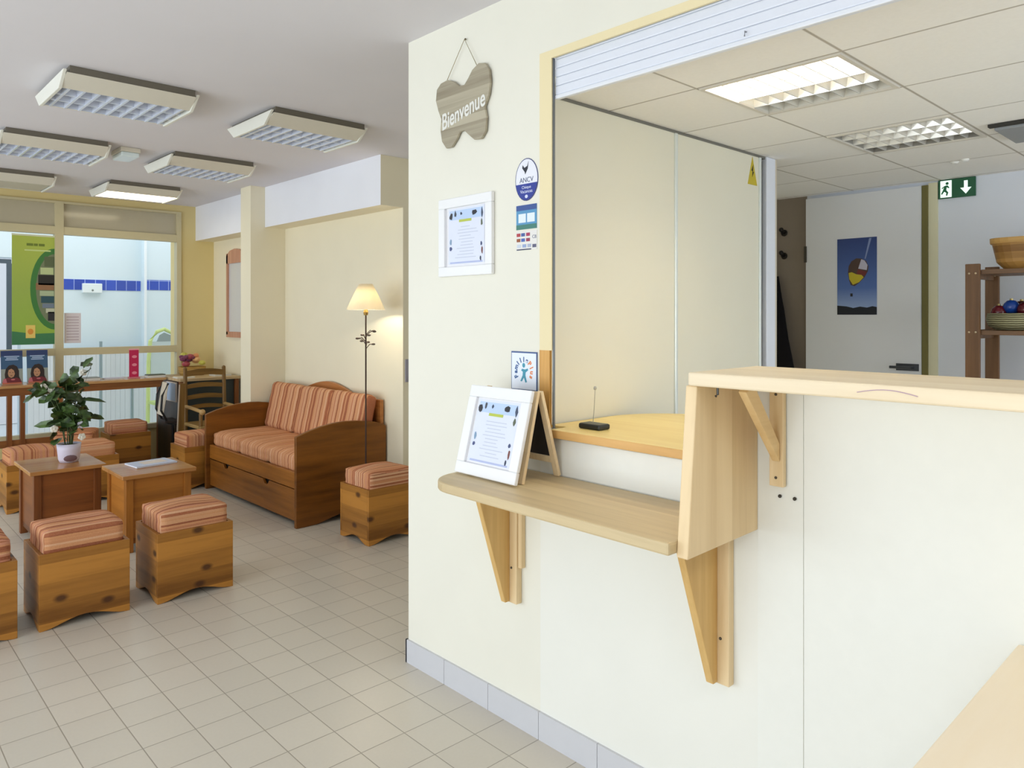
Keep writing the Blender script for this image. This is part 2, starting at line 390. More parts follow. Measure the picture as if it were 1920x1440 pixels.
def wall_bracket(label, yc, z_top, z_bot, xf, xb, side=False):
    t = thing('shelf_bracket', label, 'bracket', (XW, yc, z_bot), 0, 'brackets under the low shelf')
    bm = NB(); box(bm, XW - 0.026, XW - 0.001, yc - 0.032, yc + 0.032, z_bot, z_top)
    link('wall_strip', loc(bm, t), wood(*BIRCH, 'z'), t, bevel=0.002)
    bm = prism(NB(), [(0.026, z_top), (XW - xf, z_top), (XW - xb, z_bot + 0.003), (0.026, z_bot + 0.003)], -0.011, 0.011, Matrix(((-1, 0, 0, XW), (0, 0, 1, yc + 0.012), (0, 1, 0, 0), (0, 0, 0, 1))))
    link('gusset', loc(bm, t), wood((200, 158, 92), (226, 188, 122), 'z'), t, bevel=0.002)
    if side:
        bm = NB(); box(bm, XW - 0.02, XW - 0.001, yc - 0.050, yc - 0.033, 0.548, z_top); link('packing_strip', loc(bm, t), wood(*BIRCH, 'z'), t, bevel=0.002)
    bm = NB(); ball(bm, (XW - 0.027, yc - 0.008, z_bot + 0.12), 0.004); link('screw', loc(bm, t), plain((90, 84, 76), 0.4, 0.7), t)
wall_bracket('tapered wooden bracket holding up the rounded left end of the low shelf', 1.842, 0.854, 0.424, 1.565, 1.70, True)
wall_bracket('tapered wooden bracket under the right end of the low shelf, below the side panel', 1.045, 0.847, 0.437, 1.55, 1.70)
t = thing('counter_bracket', 'small triangular wooden brace bracket beneath the bar counter', 'bracket', (XW, 0.885, 0.98))
bm = NB(); box(bm, XW - 0.022, XW - 0.007, 0.867, 0.904, 0.978, 1.237); link('wall_strip', loc(bm, t), wood(*BIRCH, 'z'), t, bevel=0.002)
bm = NB(); hexa(bm, [(XW - 0.024, 0.895, 1.04), (XW - 0.024, 0.875, 1.04), (1.56, 0.875, 1.222), (1.56, 0.895, 1.222)], [(XW - 0.024, 0.895, 1.085), (XW - 0.024, 0.875, 1.085), (1.60, 0.875, 1.236), (1.585, 0.895, 1.236)]); link('brace', loc(bm, t), wood((214, 176, 118), (238, 206, 152), 'x'), t, bevel=0.002)
for z in (1.0, 1.205):
    bm = NB(); ball(bm, (XW - 0.023, 0.886, z), 0.0035); link('screw', loc(bm, t), plain((90, 84, 76), 0.4, 0.7), t)
for y, lab in ((0.884, 'left one of two bare screws in the white counter front under the brace bracket'), (0.846, 'right one of two bare screws in the white counter front under the brace bracket')):
    tag(link('wall_screw', ball(NB(), (XW - 0.0065, y, 0.952), 0.0045), plain((70, 66, 60), 0.4, 0.7)), lab, 'screw', 'screws under the counter bracket')

# inner desk seen through the opening
t = thing('office_desk', 'honey beech desk top inside the reception window with a curved rear edge', 'desk', (1.95, 1.4, 1.0))
pts = [(1.725, 0.98), (1.725, 1.655), (1.80, 1.655), (1.80, 1.725), (2.10, 1.725)] + [(2.10 + 0.3 * math.sin(a), 1.425 + 0.3 * math.cos(a)) for a in [math.pi / 2 * k / 10 for k in range(1, 11)]] + [(2.40, 0.98)]
bm = prism(NB(), pts, 1.024, 1.032, Matrix.Identity(4)); link('desk_top', loc(bm, t), wood((238, 206, 126), (250, 224, 150), 'y', rough=0.35), t)
bm = NB(); box(bm, 1.722, 1.742, 0.98, 1.66, 1.006, 1.0315); link('edge_strip', loc(bm, t), wood((206, 156, 88), (230, 184, 116), 'y'), t, bevel=0.002)
bm = NB(); box(bm, 1.87, 2.36, 0.99, 1.02, 0, 1.022); box(bm, 2.30, 2.33, 1.02, 1.5, 0, 1.022); link('support_panel', loc(bm, t), wood(*LAM, 'z'), t)
t = thing('pen_stand', 'small black pen base with upright silver wire on the inner desk', 'pen stand', (1.84, 1.57, 1.032))
bm = NB(); box(bm, -0.028, 0.028, -0.045, 0.045, 0, 0.018); link('base', bm, plain((34, 36, 34), 0.35), t, bevel=0.006)
bm = NB(); tube(bm, [(0, 0.005, 0.018), (0.004, 0.003, 0.07), (0, -0.004, 0.13)], 0.0012, 6); lathe(bm, [(0.004, 0), (0.006, 0.006), (0.003, 0.012)], (0, -0.004, 0.126), 8); link('wire', bm, plain((196, 196, 190), 0.3, 0.8), t)

# roller shutter, wound down a little
t = thing('roller_shutter', 'white slatted roller shutter partly lowered along the top of the reception opening', 'shutter', (1.79, 0.3, 2.113))
for k in range(5):
    z0 = 2.118 + k * 0.0288
    bm = NB(); box(bm, 1.758, 1.770, -1.2, 1.667, z0, z0 + 0.0280); link('slat', loc(bm, t), plain((228, 233, 244), 0.3), t, bevel=0.003)
bm = NB(); box(bm, 1.756, 1.774, -1.2, 1.667, 2.104, 2.1175); link('bottom_rail', loc(bm, t), plain((232, 236, 244), 0.3), t, bevel=0.003)
bm = NB(); tube(bm, [(1.757, 0.985, 2.134), (1.751, 0.985, 2.134), (1.749, 0.985, 2.121)], 0.002); link('catch', loc(bm, t), plain((150, 152, 158), 0.4, 0.6), t)

# low table cut by the lower right corner of the frame
t = thing('low_table', 'cream table corner against the white counter, in the nearest foreground', 'table', (1.3, 0.0, 0))
bm = NB(); box(bm, 0.82, 1.735, -0.42, 0.384, 0.722, 0.75); link('table_top', loc(bm, t), wood((250, 232, 200), (254, 240, 214), 'x', fine=20), t, bevel=0.004)
for x in (0.86, 1.69):
    for y in (-0.38, 0.34):
        bm = NB(); box(bm, x - 0.02, x + 0.02, y - 0.02, y + 0.02, 0, 0.722); link('leg', loc(bm, t), wood(*LAM, 'z'), t)

# ------------------------------------------------------------------ easel board and leaflet frame on the shelf
def tiltM(xb, zb, xt, zt, yc):     # leaning plane: u along -Y, v up the slope, normal towards -X
    v = Vector((xt - xb, 0, zt - zb)).normalized(); u = Vector((0, -1, 0)); n = u.cross(v)
    return Matrix(((u.x, v.x, n.x, xb), (u.y, v.y, n.y, yc), (u.z, v.z, n.z, zb), (0, 0, 0, 1)))
INK = plain((70, 84, 130), 0.6); GREY = plain((198, 205, 224), 0.6)
def leaflet(t, M, w, h, d, hot=False):
    """a printed sheet with photo strips round the border and faint lines of print"""
    bm = prism(NB(), rect(w, h, 0, h / 2), d, d + 0.001, M); p = link('paper', bm, plain((224, 230, 246), 0.5), t)
    r = random.Random(int(w * 1000))
    bm = NB()
    for k in range(11):
        y = h * (0.66 - 0.055 * k); ww = w * r.uniform(0.25, 0.6)
        prism(bm, rect(ww, h * 0.012, r.uniform(-0.05, 0.05) * w, y), d + 0.001, d + 0.0014, M)
    link('printed_lines', bm, GREY, p)
    bm = prism(NB(), rect(w * 0.92, h * 0.17, 0, h * 0.88), d + 0.001, d + 0.0013, M); link('sky_strip', bm, plain((190, 212, 244), 0.5), p)
    cols = [((52, 52, 58), -0.42, 0.86, 0.10, 0.13), ((70, 74, 84), -0.30, 0.90, 0.07, 0.10), ((60, 72, 96), -0.13, 0.90, 0.05, 0.06), ((44, 46, 56), 0.23, 0.89, 0.15, 0.10), ((70, 80, 104), 0.44, 0.86, 0.06, 0.15),
            ((96, 104, 84), 0.43, 0.70, 0.06, 0.10), ((74, 84, 130), -0.43, 0.28, 0.07, 0.06), ((122, 72, 66), 0.44, 0.20, 0.05, 0.12), ((70, 80, 120), 0.42, 0.33, 0.05, 0.06), ((60, 66, 90), 0.40, 0.07, 0.04, 0.08), ((130, 160, 190), -0.43, 0.40, 0.06, 0.10)]
    for c, u, v, a, b in cols:
        bm = prism(NB(), [(w * u + w * a * r.uniform(0.3, 0.62) * math.cos(q), h * v + h * b * r.uniform(0.35, 0.7) * math.sin(q)) for q in [k * 0.785 for k in range(8)]], d + 0.0014, d + 0.0019, M); link('photo_print', bm, plain(c, 0.6), p)
    bm = prism(NB(), rect(w * 0.34, h * 0.045, -0.02 * w, h * 0.77), d + 0.0014, d + 0.0019, M); link('heading_bar', bm, plain((188, 200, 84), 0.6), p)
    bm = prism(NB(), rect(w * 0.9, h * 0.03, 0, h * 0.02), d + 0.001, d + 0.0013, M); link('foot_strip', bm, plain((180, 190, 226), 0.5), p)
def picture_frame(t, M, w, h, bw, th):
    bm = NB()
    prism(bm, rect(w, bw, 0, bw / 2), 0, th, M); prism(bm, rect(w, bw, 0, h - bw / 2), 0, th, M)
    prism(bm, rect(bw, h - 2 * bw, -w / 2 + bw / 2, h / 2), 0, th, M); prism(bm, rect(bw, h - 2 * bw, w / 2 - bw / 2, h / 2), 0, th, M)
    link('frame', bm, GLOSSW, t, bevel=0.003)
    bm = prism(NB(), rect(w - 2 * bw + 0.004, h - 2 * bw + 0.004, 0, h / 2), 0.001, 0.004, M); link('mount', bm, plain((236, 236, 240), 0.6), t)

t = thing('picture_frame', 'white photo frame holding a printed leaflet, leaning on the easel board', 'picture frame')
M = tiltM(1.530, 0.888, 1.604, 1.166, 1.748)
picture_frame(t, M, 0.286, 0.288, 0.038, 0.014); leaflet(t, M @ T(0, 0.045), 0.196, 0.20, 0.0045)
t = thing('easel_board', 'small wooden folding easel with black chalkboard standing behind the white frame', 'chalkboard')
for M, nm in ((tiltM(1.560, 0.887, 1.628, 1.166, 1.748), 'front'), (tiltM(1.722, 0.887, 1.640, 1.166, 1.748), 'rear')):
    h = 0.285; w = 0.262; d0, d1 = (-0.012, 0.0) if nm == 'front' else (-0.012, 0.0)
    bm = NB()
    for s in (-1, 1): prism(bm, rect(0.022, h, s * (w / 2 - 0.011), h / 2), d0, d1, M)
    prism(bm, rect(w - 0.044, 0.018, 0, h - 0.012), d0, d1, M); prism(bm, rect(w - 0.044, 0.022, 0, 0.055), d0, d1, M)
    link('easel_frame', bm, wood((206, 172, 124), (240, 218, 178), 'z'), t, bevel=0.0015)
    bm = prism(NB(), rect(w - 0.046, h - 0.088, 0, 0.066 + (h - 0.088) / 2), d0 + 0.004, d1 - 0.004, M); link('chalkboard', bm, plain((22, 20, 26), 0.5), t)

# ------------------------------------------------------------------ things on the reception wall
def wall_thing(name, label, cat, y, z, group=None): return thing(name, label, cat, (XW, y, z), 0, group)
M0 = MX(-0.0005, 0, 0)         # local matrix of things mounted on the reception wall
# butterfly welcome board
t = wall_thing('butterfly_sign', 'grey weathered butterfly-shaped wooden sign reading Bienvenue, hung on a string', 'sign', 2.115, 2.17)
wing = [(-0.150, 0.118), (-0.125, 0.142), (-0.085, 0.148), (-0.045, 0.128), (-0.015, 0.098), (0.015, 0.096), (0.035, 0.118), (0.060, 0.152), (0.095, 0.172), (0.130, 0.162), (0.152, 0.125), (0.158, 0.07), (0.150, 0.015), (0.128, -0.030),
        (0.138, -0.075), (0.132, -0.125), (0.108, -0.150), (0.070, -0.146), (0.035, -0.118), (0.012, -0.098), (-0.012, -0.100), (-0.030, -0.125), (-0.060, -0.152), (-0.092, -0.152), (-0.118, -0.120), (-0.128, -0.070), (-0.122, -0.028), (-0.140, 0.01), (-0.156, 0.065)]
wing = [(p[0], p[1] * (0.78 if p[1] > 0 else 0.93)) for p in wing]
bm = prism(NB(), wing, 0.004, 0.014, M0); link('board', bm, wood((136, 126, 106), (186, 178, 156), 'y', 0.03, 'z', fine=60), t, bevel=0.002)
text('lettering', 'Bienvenue', 0.073, M0 @ T(0.004, -0.022, 0.0146, math.radians(11)) @ Matrix.Diagonal((0.84, 1.15, 1, 1)), plain((232, 232, 226), 0.6), t, 0.001, shear=0.25, bold=0.0012)
bm = NB(); tube(bm, [M0 @ Vector(p) for p in ((-0.090, 0.112, 0.012), (0.012, 0.243, 0.010), (0.085, 0.128, 0.012))], 0.0013, 6); link('string', bm, plain((150, 138, 104), 0.9), t)
bm = NB(); ball(bm, M0 @ Vector((0.012, 0.244, 0.006)), 0.004); link('nail', bm, plain((120, 112, 90), 0.5, 0.5), t)
# framed leaflet
t = wall_thing('framed_notice', 'white framed leaflet hung flat on the wall below the butterfly sign', 'picture', 2.100, 1.545)
picture_frame(t, M0, 0.305, 0.292, 0.036, 0.016); leaflet(t, M0 @ T(0, 0.046), 0.206, 0.206, 0.0045)
# oval label
t = wall_thing('oval_sticker', 'oval holiday voucher sticker, white above dark blue, at eye level beside the opening', 'sticker', 1.786, 1.857)
bm = prism(NB(), ell(0.055, 0.072), 0, 0.001, M0); link('backing', bm, plain((60, 66, 120), 0.4), t)
bm = prism(NB(), ell(0.052, 0.069), 0.001, 0.0014, M0); link('white_field', bm, plain((236, 238, 248), 0.4), t)
a0 = math.asin(-0.014 / 0.069)
bm = prism(NB(), [(0.052 * math.cos(a), 0.069 * math.sin(a)) for a in [math.pi - a0 + (math.pi + 2 * a0) * k / 20 for k in range(21)]], 0.0014, 0.0019, M0); link('blue_field', bm, plain((36, 56, 150), 0.4), t)
bm = NB()
prism(bm, [(-0.018, 0.050), (-0.010, 0.040), (0.004, 0.045), (0.010, 0.060), (0.006, 0.036), (-0.002, 0.024), (-0.006, 0.018), (-0.008, 0.026), (-0.020, 0.040)], 0.0014, 0.0022, M0); link('bird_mark', bm, plain((30, 34, 48), 0.5), t)
text('lettering', 'ANCV', 0.024, M0 @ T(0, -0.002, 0.0018), plain((90, 100, 130), 0.5), t)
for s, v, z in (('Chèque', -0.026, 0.014), ('Vacances', -0.040, 0.016)): text('lettering', s, z, M0 @ T(0, v, 0.0022), plain((226, 232, 255), 0.5), t)
bm = prism(NB(), ell(0.007, 0.006, 0, -0.057, 10), 0.0019, 0.0024, M0); link('dot_mark', bm, plain((220, 226, 255), 0.5), t)
# blue card sticker
t = wall_thing('holiday_sticker', 'square sticker with dark blue sky band and green foot under the oval sticker', 'sticker', 1.787, 1.690)
bm = prism(NB(), rect(0.098, 0.082, 0, 0.041), 0, 0.001, M0); link('backing', bm, plain((84, 150, 196), 0.4), t)
bm = prism(NB(), rect(0.098, 0.018, 0, 0.073), 0.001, 0.0014, M0); link('sky_band', bm, plain((52, 82, 150), 0.4), t)
bm = prism(NB(), rect(0.098, 0.016, 0, 0.008), 0.001, 0.0014, M0); link('green_band', bm, plain((60, 124, 112), 0.4), t)
for u in (-0.02, 0.022):
    bm = prism(NB(), rect(0.036, 0.030, u, 0.038), 0.0011, 0.0016, M0); link('white_panel', bm, plain((228, 240, 250), 0.4), t)
# payment cards
t = wall_thing('payment_sticker', 'payment card sticker with small red and blue logos, lowest of three beside the opening', 'sticker', 1.787, 1.620)
bm = prism(NB(), rect(0.100, 0.064, 0, 0.032), 0, 0.0008, M0); link('backing', bm, plain((232, 230, 226), 0.4), t)
for i, (u, v, c) in enumerate(((-0.038, 0.052, (176, 50, 60)), (-0.016, 0.052, (60, 90, 160)), (0.008, 0.052, (170, 50, 90)), (-0.038, 0.034, (150, 80, 40)), (-0.016, 0.034, (70, 100, 180)), (0.008, 0.034, (150, 50, 80)),
        (-0.036, 0.014, (200, 210, 225)), (-0.010, 0.014, (150, 170, 210)), (0.014, 0.014, (170, 180, 205)), (0.038, 0.012, (90, 90, 120)))):
    bm = prism(NB(), rect(0.018, 0.011, u, v), 0.0008, 0.0014, M0); link('card_logo', bm, plain(c, 0.4), t)
text('lettering', 'CB', 0.016, M0 @ T(0.038, 0.042, 0.0012), plain((120, 126, 150), 0.5), t)
bm = prism(NB(), rect(0.07, 0.004, -0.012, 0.002), 0.0008, 0.0014, M0); link('foot_line', bm, plain((60, 66, 96), 0.4), t)
# family label plate
t = wall_thing('family_plate', 'white plate with arched lettering over a small turquoise figure, above the leaning frame', 'plate', 1.797, 1.143)
bm = prism(NB(), rect(0.124, 0.134, 0, 0.067), 0, 0.003, M0); link('plate', bm, plain((52, 84, 140), 0.4), t)
bm = prism(NB(), rect(0.118, 0.122, 0, 0.068), 0.003, 0.0035, M0); link('white_field', bm, plain((234, 242, 255), 0.4), t)
word = 'FamillePlus'
for i, ch in enumerate(word):
    a = math.radians(205 - i * 23.0); r = 0.037
    text('letter', ch, 0.023, M0 @ T(r * 1.05 * math.cos(a), 0.066 + r * math.sin(a) * 1.1, 0.0038, a - math.pi / 2), plain((50, 92, 150) if i < 7 else (232, 130, 60), 0.5), t, bold=0.0009)
bm = NB(); prism(bm, ell(0.0065, 0.008, 0.0, 0.088, 12), 0.0035, 0.0042, M0)
prism(bm, [(-0.012, 0.070), (-0.004, 0.066), (-0.005, 0.054), (-0.016, 0.034), (-0.009, 0.033), (0.001, 0.047), (0.008, 0.030), (0.015, 0.032), (0.008, 0.054), (0.009, 0.064), (0.021, 0.072), (0.019, 0.078), (0.006, 0.074), (-0.008, 0.076)], 0.0035, 0.0042, M0)
link('figure_mark', bm, plain((60, 150, 176), 0.5), t)

# ------------------------------------------------------------------ office furniture
t = thing('sliding_cupboard', 'tall cream sliding-door cupboard with white aluminium profiles behind the reception desk', 'cupboard', (2.6, YP, 0))
for a, b in ((1.790, 2.535), (2.552, 3.215)):
    bm = NB(); box(bm, a, b, YP + 0.004, YP + 0.024, 0.03, ZO - 0.012); link('door_panel', loc(bm, t), paint((226, 222, 204), 0.35, 0.02, 0), t)
for a, b in ((2.533, 2.551), (3.214, 3.232)):
    bm = NB(); box(bm, a, b, YP - 0.004, YP + 0.026, 0.03, ZO - 0.012); link('door_profile', loc(bm, t), plain((222, 228, 224), 0.3, 0.2), t, bevel=0.003)
bm = NB(); box(bm, 1.792, 3.28, YP + 0.002, YP + 0.07, ZO - 0.012, ZO - 0.001); link('top_track', loc(bm, t), plain((120, 118, 110), 0.5, 0.3), t)
bm = NB(); box(bm, 1.792, 3.28, YP + 0.002, YP + 0.07, 0.0, 0.03); link('floor_track', loc(bm, t), plain((120, 118, 110), 0.5, 0.3), t)
bm = NB(); box(bm, 3.275, 3.36, YP - 0.006, YP + 0.02, 0, ZO - 0.001); link('end_post', loc(bm, t), plain((226, 230, 240), 0.35), t, bevel=0.003)
bm = NB(); box(bm, 3.36, 3.38, YP - 0.002, 2.33, 0, ZO - 0.001); link('end_panel', loc(bm, t), paint((206, 196, 176), 0.5), t)
bm = NB(); tri = [(-0.042, -0.065), (0.042, -0.065), (0.0, 0.065)]
Mt = MY(3.158, YP + 0.004, 2.068)
prism(bm, tri, 0, 0.0015, Mt); w1 = link('warning_sticker', loc(bm, t), plain((196, 176, 40), 0.5), t, label='yellow warning triangle')
bm = NB(); prism(bm, [(-0.004, -0.03), (0.012, -0.005), (0.003, -0.004), (0.006, 0.03), (-0.011, 0.0), (-0.001, -0.002)], 0.0015, 0.0022, Mt); link('bolt_mark', loc(bm, t), plain((40, 36, 16), 0.6), w1)

# flush door in the back wall, ajar
t = struct('door_1', box(NB(), XF - 0.045, XF - 0.005, 1.462, 2.122, 0.01, 2.125), paint((226, 228, 232), 0.45, 0.02, 0))
bm = NB(); box(bm, XF - 0.03, XF + 0.01, 1.432, 1.461, 0, 2.128); link('door_edge', bm, plain((112, 104, 52), 0.6), t)
bm = NB(); box(bm, XF - 0.012, XF + 0.02, 1.385, 1.432, 0, 2.14); link('door_jamb', bm, plain((226, 222, 190), 0.5), t)
bm = NB(); box(bm, XF - 0.05, XF - 0.0448, 1.47, 1.59, 1.085, 1.125); tube(bm, [(XF - 0.05, 1.50, 1.105), (XF - 0.09, 1.50, 1.105), (XF - 0.092, 1.61, 1.105)], 0.008); link('door_handle', bm, plain((92, 96, 104), 0.3, 0.8), t)
bm = NB()
for z in (0.3, 1.78): box(bm, XF - 0.052, XF - 0.04, 2.117, 2.132, z - 0.05, z + 0.05)
link('hinge', bm, plain((80, 76, 70), 0.4, 0.7), t)
# balloon poster
t = thing('balloon_poster', 'dark blue poster of a yellow and red hot-air balloon stuck on the office door', 'poster', (XF - 0.046, 1.811, 1.403))
M = MX(0, 0, 0)
bm = prism(NB(), rect(0.230, 0.456, 0, 0.228), 0, 0.0012, M); m = NT('poster_sky'); sp = m.n('ShaderNodeSeparateXYZ'); m.l(m.obj(), sp.inputs[0])
m.base(m.ramp(m.math('DIVIDE', sp.outputs[2], 0.456), [(0.08, lin((150, 172, 214))), (0.35, lin((82, 112, 176))), (1.0, lin((46, 66, 124)))])); m.set(0.35); link('sheet', bm, m.m, t)
bm = prism(NB(), [(-0.115, 0.0), (0.115, 0.0), (0.115, 0.045), (0.09, 0.050), (0.06, 0.042), (0.02, 0.048), (-0.02, 0.040), (-0.06, 0.050), (-0.115, 0.055)], 0.0012, 0.0016, M); link('treeline', bm, plain((16, 22, 34), 0.6), t)
Mb = M @ T(0.0, 0.245, 0, math.radians(-18))
prof = [(0.058, 0.03), (0.052, 0.06), (0.03, 0.085), (0, 0.092), (-0.03, 0.085), (-0.052, 0.06), (-0.058, 0.03), (-0.05, -0.01), (-0.03, -0.05), (-0.012, -0.075), (0.012, -0.075), (0.03, -0.05), (0.05, -0.01)]
bm = prism(NB(), prof, 0.0014, 0.0019, Mb); env = link('balloon_envelope', bm, plain((76, 56, 48), 0.5), t)
bm = prism(NB(), [(0.0, -0.07), (0.03, -0.045), (0.046, -0.01), (0.03, 0.0), (0.0, -0.005), (-0.03, 0.0), (-0.046, -0.01), (-0.03, -0.045)], 0.0019, 0.0023, Mb); link('yellow_gores', bm, plain((196, 178, 40), 0.5), env)
bm = prism(NB(), [(0.0, 0.03), (0.05, 0.035), (0.045, 0.065), (0.02, 0.086), (0.0, 0.088)], 0.0019, 0.0023, Mb); link('white_gores', bm, plain((190, 188, 205), 0.5), env)
bm = prism(NB(), [(0.0, -0.002), (0.05, 0.0), (0.054, 0.026), (0.0, 0.026)], 0.0019, 0.0023, Mb); link('red_gores', bm, plain((110, 42, 40), 0.5), env)
bm = prism(NB(), rect(0.014, 0.018, -0.030, 0.118), 0.0014, 0.0021, M); link('balloon_basket', bm, plain((36, 32, 36), 0.6), t)
bm = prism(NB(), [(0.046, 0.33), (0.052, 0.33), (0.085, 0.45), (0.072, 0.45)], 0.0014, 0.0019, M); link('light_streak', bm, plain((130, 146, 190), 0.5), t)
# emergency exit sign
t = thing('exit_sign', 'green emergency exit sign with running figure and down arrow, high on the office back wall', 'sign', (XF - 0.001, 1.291, 2.044))
bm = prism(NB(), rect(0.182, 0.104, 0, 0.052), 0, 0.012, M); link('casing', bm, plain((28, 96, 62), 0.4), t, bevel=0.002)
gw = glow((236, 255, 244), 0.7)
bm = prism(NB(), rect(0.056, 0.092, -0.052, 0.052), 0.012, 0.0128, M); link('pictogram_panel', bm, gw, t)
bm = NB(); prism(bm, ell(0.008, 0.008, -0.046, 0.082, 10), 0.0128, 0.0134, M)
prism(bm, [(-0.058, 0.070), (-0.044, 0.072), (-0.034, 0.058), (-0.040, 0.055), (-0.048, 0.062), (-0.050, 0.046), (-0.040, 0.032), (-0.046, 0.014), (-0.052, 0.016), (-0.050, 0.030), (-0.060, 0.038), (-0.072, 0.022), (-0.076, 0.027), (-0.066, 0.048), (-0.062, 0.062), (-0.070, 0.054), (-0.074, 0.058)], 0.0128, 0.0134, M)
link('running_figure', bm, plain((24, 110, 70), 0.5), t)
bm = prism(NB(), [(0.036, 0.088), (0.054, 0.088), (0.054, 0.050), (0.072, 0.050), (0.045, 0.016), (0.018, 0.050), (0.036, 0.050)], 0.012, 0.0128, M); link('arrow', bm, gw, t)
# coat hooks and the dark coat
for z, lab in ((1.93, 'upper black coat hook on the shaded wall beside the cupboard'), (1.782, 'lower black coat hook on the shaded wall beside the cupboard')):
    t = thing('coat_hook', lab, 'hook', (XF, 2.285, z), 0, 'coat hooks')
    bm = NB(); ball(bm, (-0.004, 0, 0), 0.022, 0.2, 1, 1); link('back_plate', bm, plain((44, 40, 36), 0.4, 0.5), t)
    bm = NB(); tube(bm, [(-0.004, 0, 0), (-0.035, 0, 0.0), (-0.045, 0, 0.015)], 0.008); ball(bm, (-0.046, 0, 0.018), 0.015); link('peg', bm, plain((34, 30, 28), 0.4, 0.5), t)
t = thing('hanging_coat', 'dark coat hanging in the shadowed corner left of the office door', 'coat', (XF - 0.01, 2.29, 1.65))
bm = NB()
ring = []
for zz, wy, dx, cy in ((0.0, 0.02, 0.03, 0.035), (-0.10, 0.035, 0.05, 0.03), (-0.22, 0.05, 0.06, 0.02), (-0.40, 0.06, 0.07, 0.0), (-0.60, 0.085, 0.08, -0.02), (-0.85, 0.11, 0.09, -0.03)):
    ring.append([bm.verts.new(Vector((-0.012 - dx * (0.5 + 0.5 * math.sin(a)) , cy + wy * math.cos(a) * (1 + 0.15 * math.sin(3 * a)), zz))) for a in [2 * math.pi * k / 14 for k in range(14)]])
for i in range(len(ring) - 1):
    for k in range(14): bm.faces.new((ring[i][k], ring[i][(k + 1) % 14], ring[i + 1][(k + 1) % 14], ring[i + 1][k]))
bm.faces.new(ring[0]); bm.faces.new(ring[-1][::-1]); link('coat_body', bm, plain((26, 24, 26), 0.9, 0, 0.1), t, smooth=True)
bm = NB(); tube(bm, [(-0.03, 0.03, 0.0), (-0.03, 0.035, 0.10), (-0.03, 0.035, 0.128)], 0.004); link('hanging_loop', bm, plain((24, 22, 22), 0.9), t)
# ladder shelving unit
t = thing('shelf_unit', 'brown stained pine shelving unit standing at the right against the office wall', 'shelf', (4.27, 0.7, 0))
BW = wood((88, 60, 36), (128, 92, 60), 'z'); BWY = wood((96, 68, 44), (136, 102, 72), 'y')
for x in (4.085, 4.415):
    for y in (1.089, 0.05):
        bm = NB(); box(bm, x - 0.011, x + 0.011, y - 0.031, y + 0.031, 0, 1.648); p = link('post', loc(bm, t), BW, t, bevel=0.003)
        for z in (1.602, 1.318):
            for dy in (-0.014, 0.014):
                bm = NB(); ball(bm, (x - 0.0115, y + dy, z), 0.005); link('bolt_head', loc(bm, t), plain((214, 196, 168), 0.3, 0.7), p)
for z in (1.598, 1.305, 0.9, 0.5, 0.12):
    bm = NB()
    for k in range(4): box(bm, 4.097 + k * 0.078, 4.169 + k * 0.078, 0.05, 1.058, z, z + 0.022)
    link('shelf_board', loc(bm, t), BWY, t, bevel=0.002)
    for y in (1.089, 0.05):
        bm = NB(); box(bm, 4.097, 4.403, y - 0.010, y + 0.010, z - 0.02, z + 0.024); link('cross_rail', loc(bm, t), BWY, t)
tag(link('hanging_strap', tube(NB(), [(4.16, 1.125, 1.625), (4.16, 1.128, 1.58), (4.16, 1.127, 1.50), (4.16, 1.124, 1.45)], 0.005), plain((52, 52, 54), 0.7)), 'thin dark strap hanging down the left side of the shelving unit', 'strap')
t = thing('wooden_basket', 'shallow golden wooden trug basket on the top shelf', 'basket', (4.24, 0.80, 1.621))
def tray(z0, z1, ax0, ay0, ax1, ay1, th):
    bm = NB(); R = []
    for z, ax, ay in ((z0, ax0, ay0), (z0 + (z1 - z0) * 0.25, ax0 + (ax1 - ax0) * 0.6, ay0 + (ay1 - ay0) * 0.6), (z1, ax1, ay1), (z1, ax1 - th, ay1 - th), (z0 + th, ax0 - th, ay0 - th)):
        R.append([bm.verts.new(Vector((ax * math.copysign(abs(math.cos(a)) ** 0.45, math.cos(a)), ay * math.copysign(abs(math.sin(a)) ** 0.45, math.sin(a)), z))) for a in [2 * math.pi * (k + 0.5) / 28 for k in range(28)]])
    for i in range(4):
        for k in range(28): bm.faces.new((R[i][k], R[i][(k + 1) % 28], R[i + 1][(k + 1) % 28], R[i + 1][k]))
    bm.faces.new(R[0][::-1]); bm.faces.new(R[4]); return bm
link('basket_body', tray(0, 0.13, 0.11, 0.185, 0.14, 0.235, 0.008), wood((128, 88, 40), (176, 132, 70), 'y', 0.032, 'z'), t)
bm = tray(0.122, 0.148, 0.145, 0.24, 0.147, 0.242, 0.010); link('rim', bm, wood((160, 116, 56), (206, 164, 96), 'y'), t)
t = thing('bauble_bowl', 'greenish woven bowl holding dark red and blue baubles on the second shelf', 'bowl', (4.21, 0.945, 1.328))
bm = lathe(NB(), [(0.075, 0), (0.108, 0.02), (0.118, 0.05), (0.112, 0.082), (0.102, 0.080), (0.105, 0.05), (0.095, 0.025), (0.0, 0.015)], seg=28, cap=False); link('bowl_wall', bm, weave((90, 84, 58), (168, 164, 130), 30), t, smooth=True)
